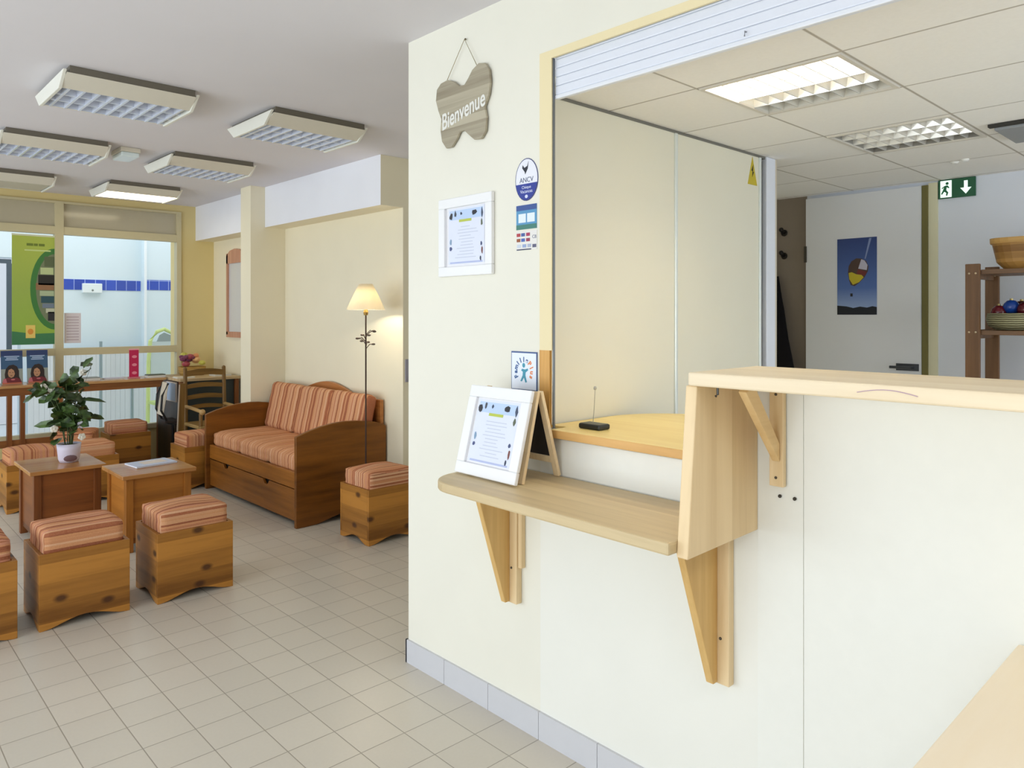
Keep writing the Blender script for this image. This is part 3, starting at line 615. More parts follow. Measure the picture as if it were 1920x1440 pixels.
for x, y, z, r, c, lab in ((-0.045, 0.055, 0.085, 0.036, (96, 22, 34), 'dark red bauble at the left rim of the woven bowl'), (-0.04, 0.005, 0.110, 0.036, (24, 66, 150), 'shiny blue bauble on top of the woven bowl'), (-0.05, -0.055, 0.098, 0.038, (84, 16, 30), 'dark red bauble towards the right of the woven bowl'),
                           (0.035, -0.02, 0.105, 0.038, (58, 14, 24), 'blackish red bauble at the back of the woven bowl'), (0.03, 0.05, 0.085, 0.034, (120, 40, 60), 'wine red bauble behind the blue one in the woven bowl'), (0.02, -0.08, 0.088, 0.034, (70, 20, 30), 'maroon bauble at the right rear of the woven bowl')):
    b = thing('bauble', lab, 'bauble', (4.21 + x, 0.945 + y, 1.328 + z), 0, 'baubles in the woven bowl')
    link('globe', ball(NB(), (0, 0, 0.0), r), plain(c, 0.15), b, smooth=True)
    link('cap', lathe(NB(), [(0.007, 0), (0.007, 0.008)], (0, 0, r - 0.002), 10), plain((190, 170, 110), 0.3, 0.8), b)
# office ceiling lights
def grid_light(label, x0, x1, lit, n=8):
    t = thing('ceiling_light', label, 'ceiling light', ((x0 + x1) / 2, 1.1325, ZO), 0, 'recessed office ceiling lights')
    y0, y1 = 0.900, 1.365
    z = ZO
    bm = NB()
    for a, b, c, d in ((x0, x1, y0, y0 + 0.014), (x0, x1, y1 - 0.014, y1), (x0, x0 + 0.014, y0 + 0.014, y1 - 0.014), (x1 - 0.014, x1, y0 + 0.014, y1 - 0.014)): box(bm, a, b, c, d, z - 0.006, z + 0.001)
    link('frame', loc(bm, t), plain((220, 214, 202), 0.4), t)
    a0, a1, b0, b1 = x0 + 0.014, x1 - 0.014, y0 + 0.014, y1 - 0.014
    bm = NB(); box(bm, a0, a1, b0, b1, z + 0.060, z + 0.064)
    for a, b, c, d in ((a0 - 0.006, a0, b0, b1), (a1, a1 + 0.006, b0, b1), (a0, a1, b0 - 0.006, b0), (a0, a1, b1, b1 + 0.006)): box(bm, a, b, c, d, z + 0.001, z + 0.062)
    link('recess_housing', loc(bm, t), plain((226, 224, 216) if lit else (150, 146, 138), 0.4), t)  # lamp light put into the colour: paler housing when lit, greyer when not
    rows = 4; L = NB(); dx = (a1 - a0) / rows
    for r in range(1, rows):
        x = a0 + r * dx
        hexa(L, [(x - 0.002, b0, z - 0.002), (x + 0.002, b0, z - 0.002), (x + 0.002, b1, z - 0.002), (x - 0.002, b1, z - 0.002)], [(x - 0.012, b0, z + 0.036), (x + 0.012, b0, z + 0.036), (x + 0.012, b1, z + 0.036), (x - 0.012, b1, z + 0.036)])
    link('louvre_rail', loc(L, t), plain((232, 230, 224), 0.2, 0.5), t)
    L = NB()
    for k in range(1, n):
        y = b0 + (b1 - b0) * k / n
        hexa(L, [(a0, y - 0.0015, z - 0.001), (a1, y - 0.0015, z - 0.001), (a1, y + 0.0015, z - 0.001), (a0, y + 0.0015, z - 0.001)], [(a0, y - 0.009, z + 0.034), (a1, y - 0.009, z + 0.034), (a1, y + 0.009, z + 0.034), (a0, y + 0.009, z + 0.034)])
    link('louvre_blades', loc(L, t), plain((232, 230, 224), 0.2, 0.5), t)
    for r in range(rows):
        on = lit and r < 2
        bm = NB(); xc = a0 + (r + 0.5) * dx; tube(bm, [(xc, b0 + 0.005, z + 0.047), (xc, b1 - 0.005, z + 0.047)], 0.010, 10)
        if on: box(bm, a0 + r * dx + 0.004, a0 + (r + 1) * dx - 0.004, b0 + 0.002, b1 - 0.002, z + 0.0585, z + 0.0595)  # reflector strip above the lit tube made to glow as well
        link('tube', loc(bm, t), glow((255, 246, 226), 26.0) if on else plain((200, 198, 190), 0.3), t, label='lit tube with glowing reflector strip' if on else None)
grid_light('recessed office ceiling light with its near half glowing white', 2.130, 2.590, True)
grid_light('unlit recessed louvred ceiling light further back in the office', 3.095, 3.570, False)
for y, x, lab in ((1.159, 4.054, 'left of two tiny white ceiling studs near the exit sign'), (1.108, 4.03, 'right of two tiny white ceiling studs near the exit sign')):
    tag(link('ceiling_stud', lathe(NB(), [(0.012, -0.010), (0.018, -0.004), (0.018, 0)], (x, y, ZO), 14), plain((244, 244, 240), 0.3)), lab, 'stud', 'white studs on the office ceiling')
t = thing('ceiling_cassette', 'grey metal air unit showing in the raised ceiling tile at the far right', 'air unit', (3.55, 0.62, ZO))
bm = NB(); box(bm, -0.16, 0.16, -0.23, 0.21, -0.022, -0.001); link('body', bm, plain((150, 154, 158), 0.5), t, bevel=0.003)
bm = NB(); box(bm, -0.19, -0.16, -0.23, 0.225, -0.012, -0.001); link('shadow_strip', bm, plain((52, 50, 46), 0.8), t)  # solid dark strip standing in for the shade beside the unit

# ------------------------------------------------------------------ lobby: striped box stools
def cushion_uv(me, rot90=False):
    uv = me.uv_layers.new(name='UVMap')
    for p in me.polygons:
        n = p.normal
        for li in p.loop_indices:
            c = me.vertices[me.loops[li].vertex_index].co
            a, b = (c.x, c.y) if rot90 else (c.y, c.x)
            face_front = abs(n.x) if rot90 else abs(n.y)
            face_side = abs(n.y) if rot90 else abs(n.x)
            if abs(n.z) >= max(face_front, face_side): u = a
            elif face_front > face_side: u = c.z * 1.0 + 3.0 + (0.5 if (n.x if rot90 else n.y) > 0 else 0)
            else: u = a
            uv.data[li].uv = (u, b)
def soft_box(x0, x1, y0, y1, z0, z1, r, puff, seed, n=10, sag=0.0):
    """rounded, slightly crumpled upholstered block"""
    bm = NB(); bmesh.ops.create_cube(bm, size=1.0); bmesh.ops.subdivide_edges(bm, edges=bm.edges[:], cuts=n, use_grid_fill=True)
    rd = random.Random(seed); ph = [rd.uniform(0, 6) for _ in range(6)]
    hx, hy, hz = (x1 - x0) / 2, (y1 - y0) / 2, (z1 - z0) / 2; cx, cy, cz = (x0 + x1) / 2, (y0 + y1) / 2, (z0 + z1) / 2
    for v in bm.verts:
        q = Vector((v.co.x * 2 * hx, v.co.y * 2 * hy, v.co.z * 2 * hz))
        inner = Vector((max(-hx + r, min(hx - r, q.x)), max(-hy + r, min(hy - r, q.y)), max(-hz + r, min(hz - r, q.z))))
        d = q - inner
        if d.length > 1e-6: q = inner + d.normalized() * min(r, d.length)
        a = 1 - (2 * v.co.x) ** 2; b = 1 - (2 * v.co.y) ** 2
        if v.co.z > 0.45: q.z += puff * a * b - sag * a * b + 0.003 * math.sin(q.x * 21 + ph[0]) * math.sin(q.y * 17 + ph[1])
        w = 0.0025 * math.sin(q.z * 60 + ph[2] + q.x * 9)
        if abs(v.co.x) > 0.45: q.x += math.copysign(w, v.co.x)
        if abs(v.co.y) > 0.45: q.y += math.copysign(w, v.co.y)
        v.co = q + Vector((cx, cy, cz))
    return bm
def board_with_arch(w, h, th, arch):
    """stool side: board with a wavy cut-out along its foot"""
    p = [(-w / 2, 0), (-w / 2 + 0.015, 0)]
    for k in range(13):
        s = k / 12.0; u = -w / 2 + 0.015 + (w - 0.03) * s
        p.append((u, arch * (0.5 - 0.5 * math.cos(2 * math.pi * s)) ** 0.8))
    p += [(w / 2, 0), (w / 2, h), (-w / 2, h)]
    out = []
    for q in p:
        if not out or (Vector(q) - Vector(out[-1])).length > 1e-4: out.append(q)
    return out
def make_stool(label, x, y, w=0.37, d=0.335, rot90=False, seed=1, rz=0.0, sink=0.0, puff=0.012):
    t = thing('box_stool', label, 'stool', (x, y, 0), rz, 'striped box stools in the lobby')
    hb, th = 0.338, 0.018
    for s in (-1, 1):
        bm = prism(NB(), board_with_arch(w, hb, th, 0.036), 0, th, MY(0, s * d / 2 + (th if s > 0 else 0) if False else (-d / 2 + th if s < 0 else d / 2), 0)); link('side_board', bm, PINEX, t, bevel=0.002)
        bm = prism(NB(), board_with_arch(d - 2 * th - 0.002, hb, th, 0.036), 0, th, MX(-w / 2 + th if s < 0 else w / 2, 0, 0)); link('end_board', bm, PINEY, t, bevel=0.002)
    bm = NB(); box(bm, -w / 2 + th, w / 2 - th, -d / 2 + th, d / 2 - th, 0.29, 0.308); link('seat_base', bm, PINEX, t)
    bm = soft_box(-w / 2 + 0.020, w / 2 - 0.020, -d / 2 + 0.020, d / 2 - 0.020, 0.309, 0.432 - sink, 0.018, puff, seed)
    c = link('cushion', bm, stripes(seed, 0.17 + 0.01 * (seed % 3)), t, smooth=True); cushion_uv(c.data, rot90)
    return t
make_stool('pine box stool with crumpled striped cushion, front row, left of the other whole one', 0.902, 3.975, seed=1, puff=0.004)
make_stool('pine box stool with striped cushion and dark knots, front row, nearest the sofa', 1.388, 3.950, seed=2, puff=0.014)
make_stool('box stool cut off by the left frame edge, nearest to the viewer', 0.452, 3.975, seed=3)
make_stool('pine box stool standing by the near end of the sofa, partly hidden by the wall', 2.622, 4.028, d=0.335, seed=4, puff=0.016)
make_stool('box stool squeezed between the far sofa end and the wooden armchair', 2.335, 6.275, seed=5, d=0.33, rot90=True)
make_stool('box stool under the right part of the window desk, yellowish front', 2.07, 7.37, w=0.34, seed=6, d=0.30)
make_stool('box stool directly behind the potted plant and the leaflet table', 1.515, 6.37, w=0.36, seed=7)
make_stool('box stool with boldly striped cushion behind the left coffee table', 1.155, 6.385, w=0.36, seed=8, rot90=True)
make_stool('box stool turned askew below the middle of the window, behind the plant leaves', 1.60, 7.06, w=0.33, d=0.30, seed=9, rz=math.radians(-24))

# ------------------------------------------------------------------ coffee tables
def make_table(label, x0, x1, y0, y1, hz, dark, light):
    t = thing('coffee_table', label, 'coffee table', ((x0 + x1) / 2, (y0 + y1) / 2, 0), 0, 'small square coffee tables')
    w, d = (x1 - x0) / 2, (y1 - y0) / 2
    bm = NB(); box(bm, -w, w, -d, d, hz - 0.024, hz); link('table_top', bm, wood((166, 112, 60), (198, 146, 90), 'x', 0.08, 'y', rough=0.25), t, bevel=0.004)
    for sx in (-1, 1):
        for sy in (-1, 1):
            bm = NB(); box(bm, sx * (w - 0.045) - 0.021, sx * (w - 0.045) + 0.021, sy * (d - 0.045) - 0.021, sy * (d - 0.045) + 0.021, 0, hz - 0.024); link('leg', bm, wood(dark, light, 'z'), t, bevel=0.003)
    for sy in (-1, 1):
        bm = NB(); box(bm, -w + 0.066, w - 0.066, sy * (d - 0.045) - 0.008, sy * (d - 0.045) + 0.008, 0.05, hz - 0.024); link('side_panel', bm, wood(dark, light, 'x', 0.14, 'z'), t)
    for sx in (-1, 1):
        bm = NB(); box(bm, sx * (w - 0.045) - 0.008, sx * (w - 0.045) + 0.008, -d + 0.066, d - 0.066, 0.05, hz - 0.024); link('side_panel', bm, wood(dark, light, 'y', 0.14, 'z'), t)
make_table('left coffee table, darker wood, carrying the potted plant', 0.930, 1.345, 5.19, 5.68, 0.46, (86, 44, 16), (136, 78, 32))
make_table('right coffee table of yellow pine with a magazine on top', 1.300, 1.722, 4.69, 5.125, 0.46, (124, 74, 22), (176, 112, 42))
t = thing('magazine', 'pale folded magazine lying on the right coffee table', 'magazine', (1.545, 4.985, 0.460), math.radians(6))
bm = NB(); box(bm, -0.125, 0.125, -0.095, 0.085, 0.0, 0.009); link('pages', bm, plain((236, 238, 246), 0.6), t, bevel=0.003)
bm = NB(); box(bm, -0.125, 0.125, -0.098, 0.085, 0.009, 0.011); link('cover', bm, plain((196, 206, 232), 0.4), t)
bm = NB(); box(bm, -0.06, 0.085, -0.05, 0.05, 0.0111, 0.0116); link('cover_print', bm, plain((226, 214, 204), 0.5), t)

# potted plant
t = thing('potted_plant', 'flowering plant in a white-wrapped pot on the left coffee table', 'plant', (1.185, 5.42, 0.46))
bm = lathe(NB(), [(0.052, 0), (0.060, 0.02), (0.066, 0.08), (0.070, 0.118), (0.064, 0.117), (0.060, 0.08)], seg=24, cap=False)
bm.faces.new([v for v in bm.verts[:24]][::-1]); link('pot', bm, plain((214, 208, 226), 0.5), t, smooth=True)
bm = NB(); ball(bm, (-0.005, -0.062, 0.03), 0.03, 1.3, 0.3, 0.7); link('pot_print', bm, plain((112, 84, 88), 0.6), t, label='brown printed motif')
bm = lathe(NB(), [(0.061, 0.0), (0.061, 0.014)], (0, 0, 0.092), 20); link('soil', bm, plain((46, 36, 28), 0.9), t)
rd = random.Random(11); tips = []
bm = NB()
for k in range(9):
    a = rd.uniform(0, 6.28); hh = rd.uniform(0.20, 0.52); rr = rd.uniform(0.02, 0.15)
    p = [(0.02 * math.cos(a), 0.02 * math.sin(a), 0.105), (rr * 0.35 * math.cos(a), rr * 0.35 * math.sin(a), 0.105 + hh * 0.5), (rr * math.cos(a), rr * math.sin(a), 0.105 + hh)]
    tube(bm, p, 0.0035, 6, 0.002); tips.append(Vector(p[2])); tips.append(Vector(p[1]))
link('stems', bm, plain((70, 88, 44), 0.6), t)
def leaf(bm, p, a, tilt, L, w):
    M = Matrix.Translation(p) @ Matrix.Rotation(a, 4, 'Z') @ Matrix.Rotation(tilt, 4, 'Y') @ Matrix.Rotation(math.sin(a * 37.0) * 1.1, 4, 'X')
    pts = [(0, 0, 0), (0.3 * L, w, 0.004), (0.7 * L, w * 0.85, 0), (L, 0, -0.012), (0.7 * L, -w * 0.85, 0), (0.3 * L, -w, 0.004)]
    top = [bm.verts.new(M @ Vector(q)) for q in pts]; mid = [bm.verts.new(M @ Vector((x, 0, -0.006))) for x in (0.3 * L, 0.7 * L)]
    for f in ((0, 1, 'a'), (1, 2, 'ab'), (2, 3, 'b'), (3, 4, 'b'), (4, 5, 'ba'), (5, 0, 'a')):
        i, j, m_ = f; bm.faces.new([top[i], top[j]] + [mid['ab'.index(c)] for c in (m_ if len(m_) == 1 else m_[::-1])])
bm = NB()
for k in range(110):
    b = rd.choice(tips); p = b + Vector((rd.uniform(-.07, .07), rd.uniform(-.07, .07), rd.uniform(-.07, .05)))
    leaf(bm, p, rd.uniform(0, 6.28), rd.uniform(-0.5, 0.7), rd.uniform(0.06, 0.12), rd.uniform(0.022, 0.038))
for a, z in ((2.5, 0.25), (2.3, 0.24), (3.9, 0.28), (-0.5, 0.4)): leaf(bm, Vector((0, 0, z)) + Vector((math.cos(a), math.sin(a), 0)) * 0.06, a, 0.1, 0.16, 0.026)
m = NT('leaves'); nz = m.noise(m.obj(), 18, 2); m.base(m.ramp(nz, [(0.35, lin((30, 50, 24))), (0.7, lin((84, 112, 52)))])); m.set(0.4); link('foliage', bm, m.m, t)
for k, p in enumerate([tips[0], tips[2], tips[4], tips[8], Vector((-0.10, -0.08, 0.23)), Vector((0.05, -0.07, 0.24)), Vector((0.06, -0.05, 0.16))]):
    bm = NB()
    for j in range(5):
        a = j * 1.257 + k; ball(bm, p + Vector((0.012 * math.cos(a), -0.01, 0.012 * math.sin(a))), 0.012, 1, 0.5, 1, 8)
    ball(bm, p + Vector((0, -0.016, 0)), 0.006, seg=8); link('flower', bm, plain((240, 238, 226) if k != 5 else (226, 222, 240), 0.5), t)

# ------------------------------------------------------------------ sofa
t = thing('sofa_bed', 'orange-brown wooden sofa bed with striped cushions against the recess wall', 'sofa', (2.63, 5.28, 0))
Y0, Y1, XA, XB = 4.50, 6.07, 2.290, 2.985
prof = [(0, 0), (0.06, 0), (0.16, 0.004), (0.27, 0.03), (0.38, 0.05), (0.48, 0.035), (0.56, 0.006), (0.62, 0), (XB - XA, 0), (XB - XA, 0.607), (XB - XA - 0.03, 0.625)]
prof += [(u, z) for u, z in ((0.62, 0.640), (0.54, 0.654), (0.45, 0.666), (0.36, 0.671), (0.27, 0.666), (0.18, 0.652), (0.09, 0.630), (0.03, 0.610), (0, 0.600))]
SW = wood(*SOFA, 'x', rough=0.4, fine=24)
for y in (Y0, Y1 - 0.03):
    bm = prism(NB(), prof, 0, 0.03, Matrix(((1, 0, 0, XA), (0, 0, 1, y), (0, 1, 0, 0), (0, 0, 0, 1)))); link('end_panel', loc(bm, t), SW, t, bevel=0.004)
bm = NB(); box(bm, XA + 0.03, XA + 0.055, Y0 + 0.03, Y1 - 0.03, 0.245, 0.355); link('front_rail', loc(bm, t), wood((120, 70, 18), (174, 110, 40), 'y', rough=0.4), t, bevel=0.004)
bm = NB()
n = 40; pts = [(Y0 + 0.035, 0.03), (Y1 - 0.035, 0.03), (Y1 - 0.035, 0.238)]
for yc in (5.72, 5.02):
    pts += [(yc + 0.05, 0.238), (yc + 0.042, 0.226), (yc + 0.022, 0.206), (yc - 0.022, 0.206), (yc - 0.042, 0.226), (yc - 0.05, 0.238)]
pts += [(Y0 + 0.035, 0.238)]
prism(bm, pts, 0, 0.02, Matrix(((0, 0, 1, XA + 0.032), (1, 0, 0, 0), (0, 1, 0, 0), (0, 0, 0, 1)))); link('drawer', loc(bm, t), wood((112, 66, 18), (160, 100, 36), 'y', rough=0.4), t, bevel=0.002)
bm = NB(); box(bm, XA + 0.058, XA + 0.07, Y0 + 0.04, Y1 - 0.04, 0.02, 0.24); link('drawer_hole_shade', loc(bm, t), plain((26, 16, 8), 0.8), t)  # near-black sheet standing in for the shade inside the grip holes
bm = NB(); box(bm, XA + 0.06, XB - 0.03, Y0 + 0.03, Y1 - 0.03, 0.30, 0.34); link('bed_base', loc(bm, t), SW, t)
pts = [(Y0 + 0.03, 0.30), (Y1 - 0.03, 0.30), (Y1 - 0.03, 0.79)] + [(Y1 - 0.03 - (Y1 - Y0 - 0.06) * s, 0.79 + 0.085 * max(0.0, math.sin(math.pi * max(0, min(1, (s - 0.2) / 0.6)))) ** 1.3 - 0.02 * math.exp(-((s - 0.2) / 0.05) ** 2) - 0.02 * math.exp(-((s - 0.8) / 0.05) ** 2)) for s in [k / 24 for k in range(25)]] + [(Y0 + 0.03, 0.79)]
pts = [p for i, p in enumerate(pts) if i == 0 or (Vector(p) - Vector(pts[i - 1])).length > 1e-4]
bm = prism(NB(), pts, 0, 0.025, Matrix(((0, 0, 1, XB - 0.027), (1, 0, 0, 0), (0, 1, 0, 0), (0, 0, 0, 1)))); link('back_board', loc(bm, t), wood((150, 90, 40), (196, 130, 70), 'y', rough=0.4), t, bevel=0.003)
L3 = (Y1 - Y0 - 0.07) / 3
for k in range(3):
    a = Y0 + 0.036 + k * L3
    bm = soft_box(XA + 0.05, XB - 0.16, a, a + L3 - 0.003, 0.341, 0.462, 0.035, 0.018, 30 + k); c = link('seat_cushion', loc(bm, t), stripes(21, 0.16, 'y'), t, smooth=True)
for k in range(3):
    a = Y0 + 0.036 + k * L3
    bm = soft_box(-0.05, 0.05, a, a + L3 - 0.002, 0.0, 0.39, 0.035, 0.0, 40 + k)
    R = Matrix.Translation((XB - 0.175, 0, 0.45)) @ Matrix.Rotation(math.radians(13), 4, 'Y')
    bmesh.ops.transform(bm, matrix=R, verts=bm.verts); link('back_cushion', loc(bm, t), stripes(22, 0.24, 'y'), t, smooth=True)

# ------------------------------------------------------------------ floor lamp
t = thing('floor_lamp', 'lit floor lamp with cream cone shade and wrought leaf ornament beside the sofa', 'lamp', (2.745, 4.385, 0))
IRON = plain((72, 52, 42), 0.5, 0.5)
bm = lathe(NB(), [(0.11, 0), (0.11, 0.010), (0.05, 0.02), (0.012, 0.03)], seg=24); link('base', bm, IRON, t, smooth=True)
bm = NB(); tube(bm, [(0, 0, 0.02), (0, 0, 0.7), (0, 0, 1.445)], 0.0055, 8); link('pole', bm, IRON, t)
bm = lathe(NB(), [(0.014, 1.40), (0.017, 1.42), (0.010, 1.445), (0.010, 1.47)], seg=12); link('socket', bm, plain((150, 120, 60), 0.4, 0.6), t)
bm = NB(); ball(bm, (0, 0, 1.515), 0.028, 1, 1, 1.25); link('bulb', bm, glow((255, 226, 170), 12.0), t, smooth=True)
bm = lathe(NB(), [(0.131, 1.437), (0.088, 1.53), (0.046, 1.613), (0.044, 1.613), (0.086, 1.53), (0.129, 1.437)], seg=36, cap=False); link('lamp_shade', bm, shade_cloth(), t, smooth=True)
bm = NB(); rd2 = random.Random(5)
for k in range(9):
    a = k * 0.75; z = 1.20 + 0.012 * k
    tube(bm, [(0, 0, z - 0.03), (0.03 * math.cos(a), 0.03 * math.sin(a), z), (0.055 * math.cos(a), 0.055 * math.sin(a), z + 0.012 * math.sin(3 * k))], 0.003, 6)
    ball(bm, (0.06 * math.cos(a), 0.06 * math.sin(a), z + 0.01 * math.sin(3 * k)), 0.014, 1, 1, 0.5, 8)
link('leaf_ornament', bm, plain((84, 70, 62), 0.5, 0.3), t)
pl = bpy.data.lights.new('floor_lamp_bulb_light', 'POINT'); pl.energy = 19.0; pl.color = (1.0, 0.89, 0.70); pl.shadow_soft_size = 0.03
po = bpy.data.objects.new('floor_lamp_bulb_light', pl); COL.objects.link(po); po.location = (2.745, 4.385, 1.50); po.parent = None
t = thing('light_switch', 'grey wall switch with a dark rocker at the dark end of the recess wall', 'switch', (3.045, YN, 0.93))
bm = NB(); box(bm, -0.03, 0.03, -0.008, 0.0, 0, 0.16); link('plate', bm, plain((160, 158, 172), 0.4), t, bevel=0.003)
bm = NB(); ball(bm, (0.012, -0.012, 0.015), 0.018, 1, 0.6, 1.1); link('rocker', bm, plain((24, 24, 26), 0.4), t)

# ------------------------------------------------------------------ ceiling lights of the lobby
def lobby_light(label, xc, yc, kind):
    t = thing('ceiling_light', label, 'ceiling light', (xc, yc, ZC), 0, 'surface-mounted lobby ceiling lights')
    W2, D2 = 0.278, 0.285
    bm = NB(); box(bm, -W2 + 0.012, W2 - 0.004, -D2 + 0.006, D2 - 0.006, -0.034, -0.0005); link('mounting_base', bm, plain((112, 106, 94), 0.8), t)  # base darkened in its colour for the shade under the ceiling
    bm = NB()
    for s in (-1, 1):
        hexa(bm, [(-W2, s * (D2 - 0.095), -0.082), (W2, s * (D2 - 0.095), -0.082), (W2, s * (D2 - 0.105), -0.078), (-W2, s * (D2 - 0.105), -0.078)], [(-W2, s * D2, -0.034), (W2, s * D2, -0.034), (W2, s * (D2 - 0.02), -0.034), (-W2, s * (D2 - 0.02), -0.034)])
    box(bm, -W2, W2, -D2 + 0.01, D2 - 0.01, -0.038, -0.034); link('housing', bm, plain((222, 218, 204), 0.4), t)
    for s in (-1, 1):
        bm = prism(NB(), [(-D2 - 0.004, -0.022), (-D2 + 0.09, -0.088), (D2 - 0.09, -0.088), (D2 + 0.004, -0.022)], 0, 0.016, Matrix(((0, 0, 1, s * W2 - (0.016 if s < 0 else 0)), (1, 0, 0, 0), (0, 1, 0, 0), (0, 0, 0, 1)))); link('end_cap', bm, plain((232, 232, 222), 0.4), t, bevel=0.003)
    a = D2 - 0.10
    if kind == 'louvre':
        L = NB()
        for k in range(9):
            x = -W2 + 0.03 + (2 * W2 - 0.06) * k / 8
            box(L, x - 0.005, x + 0.005, -a, a, -0.083, -0.046)
        for y in (-a, -a / 3, a / 3, a): box(L, -W2, W2, y - 0.005, y + 0.005, -0.080, -0.050)
        link('louvre', L, plain((226, 232, 246), 0.25, 0.2), t)
        for y in (-2 * a / 3, 0, 2 * a / 3):
            bm = NB(); tube(bm, [(-W2 + 0.01, y, -0.042), (W2 - 0.01, y, -0.042)], 0.010, 8); link('tube', bm, plain((206, 212, 226), 0.3), t)
    else:
        bm = NB(); box(bm, -W2 + 0.01, W2 - 0.01, -a, a, -0.080, -0.066); link('diffuser', bm, glow((255, 240, 205), 5.0) if kind == 'lit' else plain((206, 204, 190), 0.2), t)
lobby_light('louvred ceiling light nearest the viewer on the left, unlit', 1.080, 3.985, 'louvre')
lobby_light('louvred ceiling light nearest the reception wall, unlit', 2.030, 3.975, 'louvre')
lobby_light('louvred ceiling light in the middle of the left row, cut by the frame edge', 1.075, 5.455, 'louvre')
lobby_light('louvred ceiling light in front of the pillar, between two others of its row', 2.020, 5.440, 'louvre')
lobby_light('glowing ceiling light close to the window wall', 2.010, 6.880, 'lit')
lobby_light('switched off smooth ceiling light above the green poster', 1.075, 6.92, 'off')
t = thing('emergency_light', 'small white square emergency lamp on the ceiling between the light rows', 'emergency light', (1.505, 5.36, ZC))
bm = NB(); box(bm, -0.06, 0.06, -0.11, 0.11, -0.03, -0.0005); link('housing', bm, plain((222, 216, 200), 0.4), t, bevel=0.004)
bm = NB(); box(bm, -0.055, 0.055, -0.105, 0.105, -0.06, -0.030); link('diffuser', bm, plain((230, 244, 246), 0.2), t, bevel=0.008)

# ------------------------------------------------------------------ window desk and what stands on it
ZD = 0.815
DK = wood((92, 50, 22), (146, 92, 46), 'x'); DKZ = wood((92, 50, 22), (140, 84, 40), 'z')
t = thing('window_desk', 'long brown wooden desk running under the lobby window', 'desk', (1.3, 7.45, 0))
bm = NB(); box(bm, 0.05, 2.40, 7.30, 7.665, ZD - 0.022, ZD); link('desk_top', loc(bm, t), wood((150, 102, 56), (206, 164, 112), 'x', rough=0.25), t, bevel=0.003)
bm = NB(); box(bm, 0.07, 2.38, 7.315, 7.333, ZD - 0.085, ZD - 0.022); link('apron', loc(bm, t), DK, t)
for x in (1.17, 1.262, 1.535, 0.10):
    bm = NB(); box(bm, x - 0.017, x + 0.017, 7.32, 7.37, 0, ZD - 0.085); link('leg', loc(bm, t), DKZ, t)
bm = NB(); box(bm, 1.10, 1.52, 7.335, 7.352, 0.30, 0.36); link('stretcher', loc(bm, t), DK, t)
# side table in the far corner
t = thing('corner_table', 'dark-sided table in the far corner behind the ladder-back chair', 'table', (2.7, 7.3, 0))
bm = NB(); box(bm, 2.42, 2.985, 7.00, 7.66, ZD - 0.025, ZD); link('table_top', loc(bm, t), wood((170, 140, 100), (214, 190, 150), 'x'), t, bevel=0.003)
bm = NB(); box(bm, 2.46, 2.935, 7.04, 7.06, 0.10, ZD - 0.025); link('front_panel', loc(bm, t), plain((44, 52, 52), 0.5), t)
bm = NB(); box(bm, 2.424, 2.434, 7.05, 7.61, 0.04, ZD - 0.025); link('side_panel', loc(bm, t), wood((30, 18, 10), (56, 36, 20), 'z'), t)
for x in (2.44, 2.955):
    for y in (7.03, 7.63):
        bm = NB(); box(bm, x - 0.017, x + 0.017, y - 0.017, y + 0.017, 0, ZD - 0.025); link('leg', loc(bm, t), DKZ, t)
t = thing('leaflet_tray', 'white and blue leaflet holder hanging on the dark side of the corner table', 'leaflet holder', (2.418, 7.24, 0.60))
bm = NB(); box(bm, -0.012, 0.004, -0.17, 0.17, 0.0, 0.18); link('holder', bm, plain((214, 206, 200), 0.4), t, bevel=0.002)
bm = NB(); box(bm, -0.015, -0.012, -0.16, 0.05, 0.01, 0.17); link('blue_leaflet', bm, plain((176, 200, 232), 0.5), t)
bm = NB(); box(bm, -0.015, -0.012, 0.07, 0.16, 0.01, 0.17); link('pink_leaflet', bm, plain((196, 158, 140), 0.5), t)
# colourful basket
t = thing('gift_basket', 'basket of pink and orange wrapped things on the corner table by the window', 'basket', (2.68, 7.42, ZD))
link('basket_body', tray(0, 0.085, 0.10, 0.07, 0.118, 0.085, 0.006), weave((150, 110, 50), (206, 170, 96), 24), t)
rd3 = random.Random(3)
for k in range(16):
    bm = NB(); c = rd3.choice([(206, 100, 90), (226, 150, 100), (160, 70, 80), (236, 186, 130), (120, 60, 90), (200, 196, 90)])
    p = Vector((rd3.uniform(-0.09, 0.09), rd3.uniform(-0.06, 0.06), 0.09 + rd3.uniform(0, 0.11)))
    ball(bm, p, rd3.uniform(0.022, 0.034), 1.2, 1, 0.8, 8); link('wrapped_parcel', bm, plain(c, 0.4), t)
for x, y, w, d, h, c, lab in ((2.33, 7.40, 0.16, 0.10, 0.030, (84, 92, 74), 'pile of dark green brochures on the desk left of the basket'), (2.51, 7.16, 0.16, 0.12, 0.012, (232, 222, 196), 'cream paper sheets on the corner table behind the chair back'), (2.86, 7.18, 0.16, 0.14, 0.02, (222, 216, 196), 'pale papers on the right part of the corner table'),
                              (1.78, 7.46, 0.17, 0.12, 0.028, (150, 156, 156), 'low stack of grey papers on the desk right of the window post'), (1.99, 7.46, 0.16, 0.11, 0.012, (206, 200, 222), 'thin lilac leaflet lying left of the red flyer')):
    t = thing('paper_stack', lab, 'papers', (x, y, ZD))
    bm = NB(); box(bm, -w / 2, w / 2, -d / 2, d / 2, 0, h * 0.7); link('sheets', bm, plain((220, 220, 216), 0.7), t)
    bm = NB(); box(bm, -w / 2 + 0.004, w / 2, -d / 2, d / 2 - 0.004, h * 0.7, h); link('top_cover', bm, plain(c, 0.5), t)
t = thing('red_flyer', 'tall crimson flyer stand on the window desk', 'flyer', (2.153, 7.42, ZD))
M = MY(0, 0, 0)
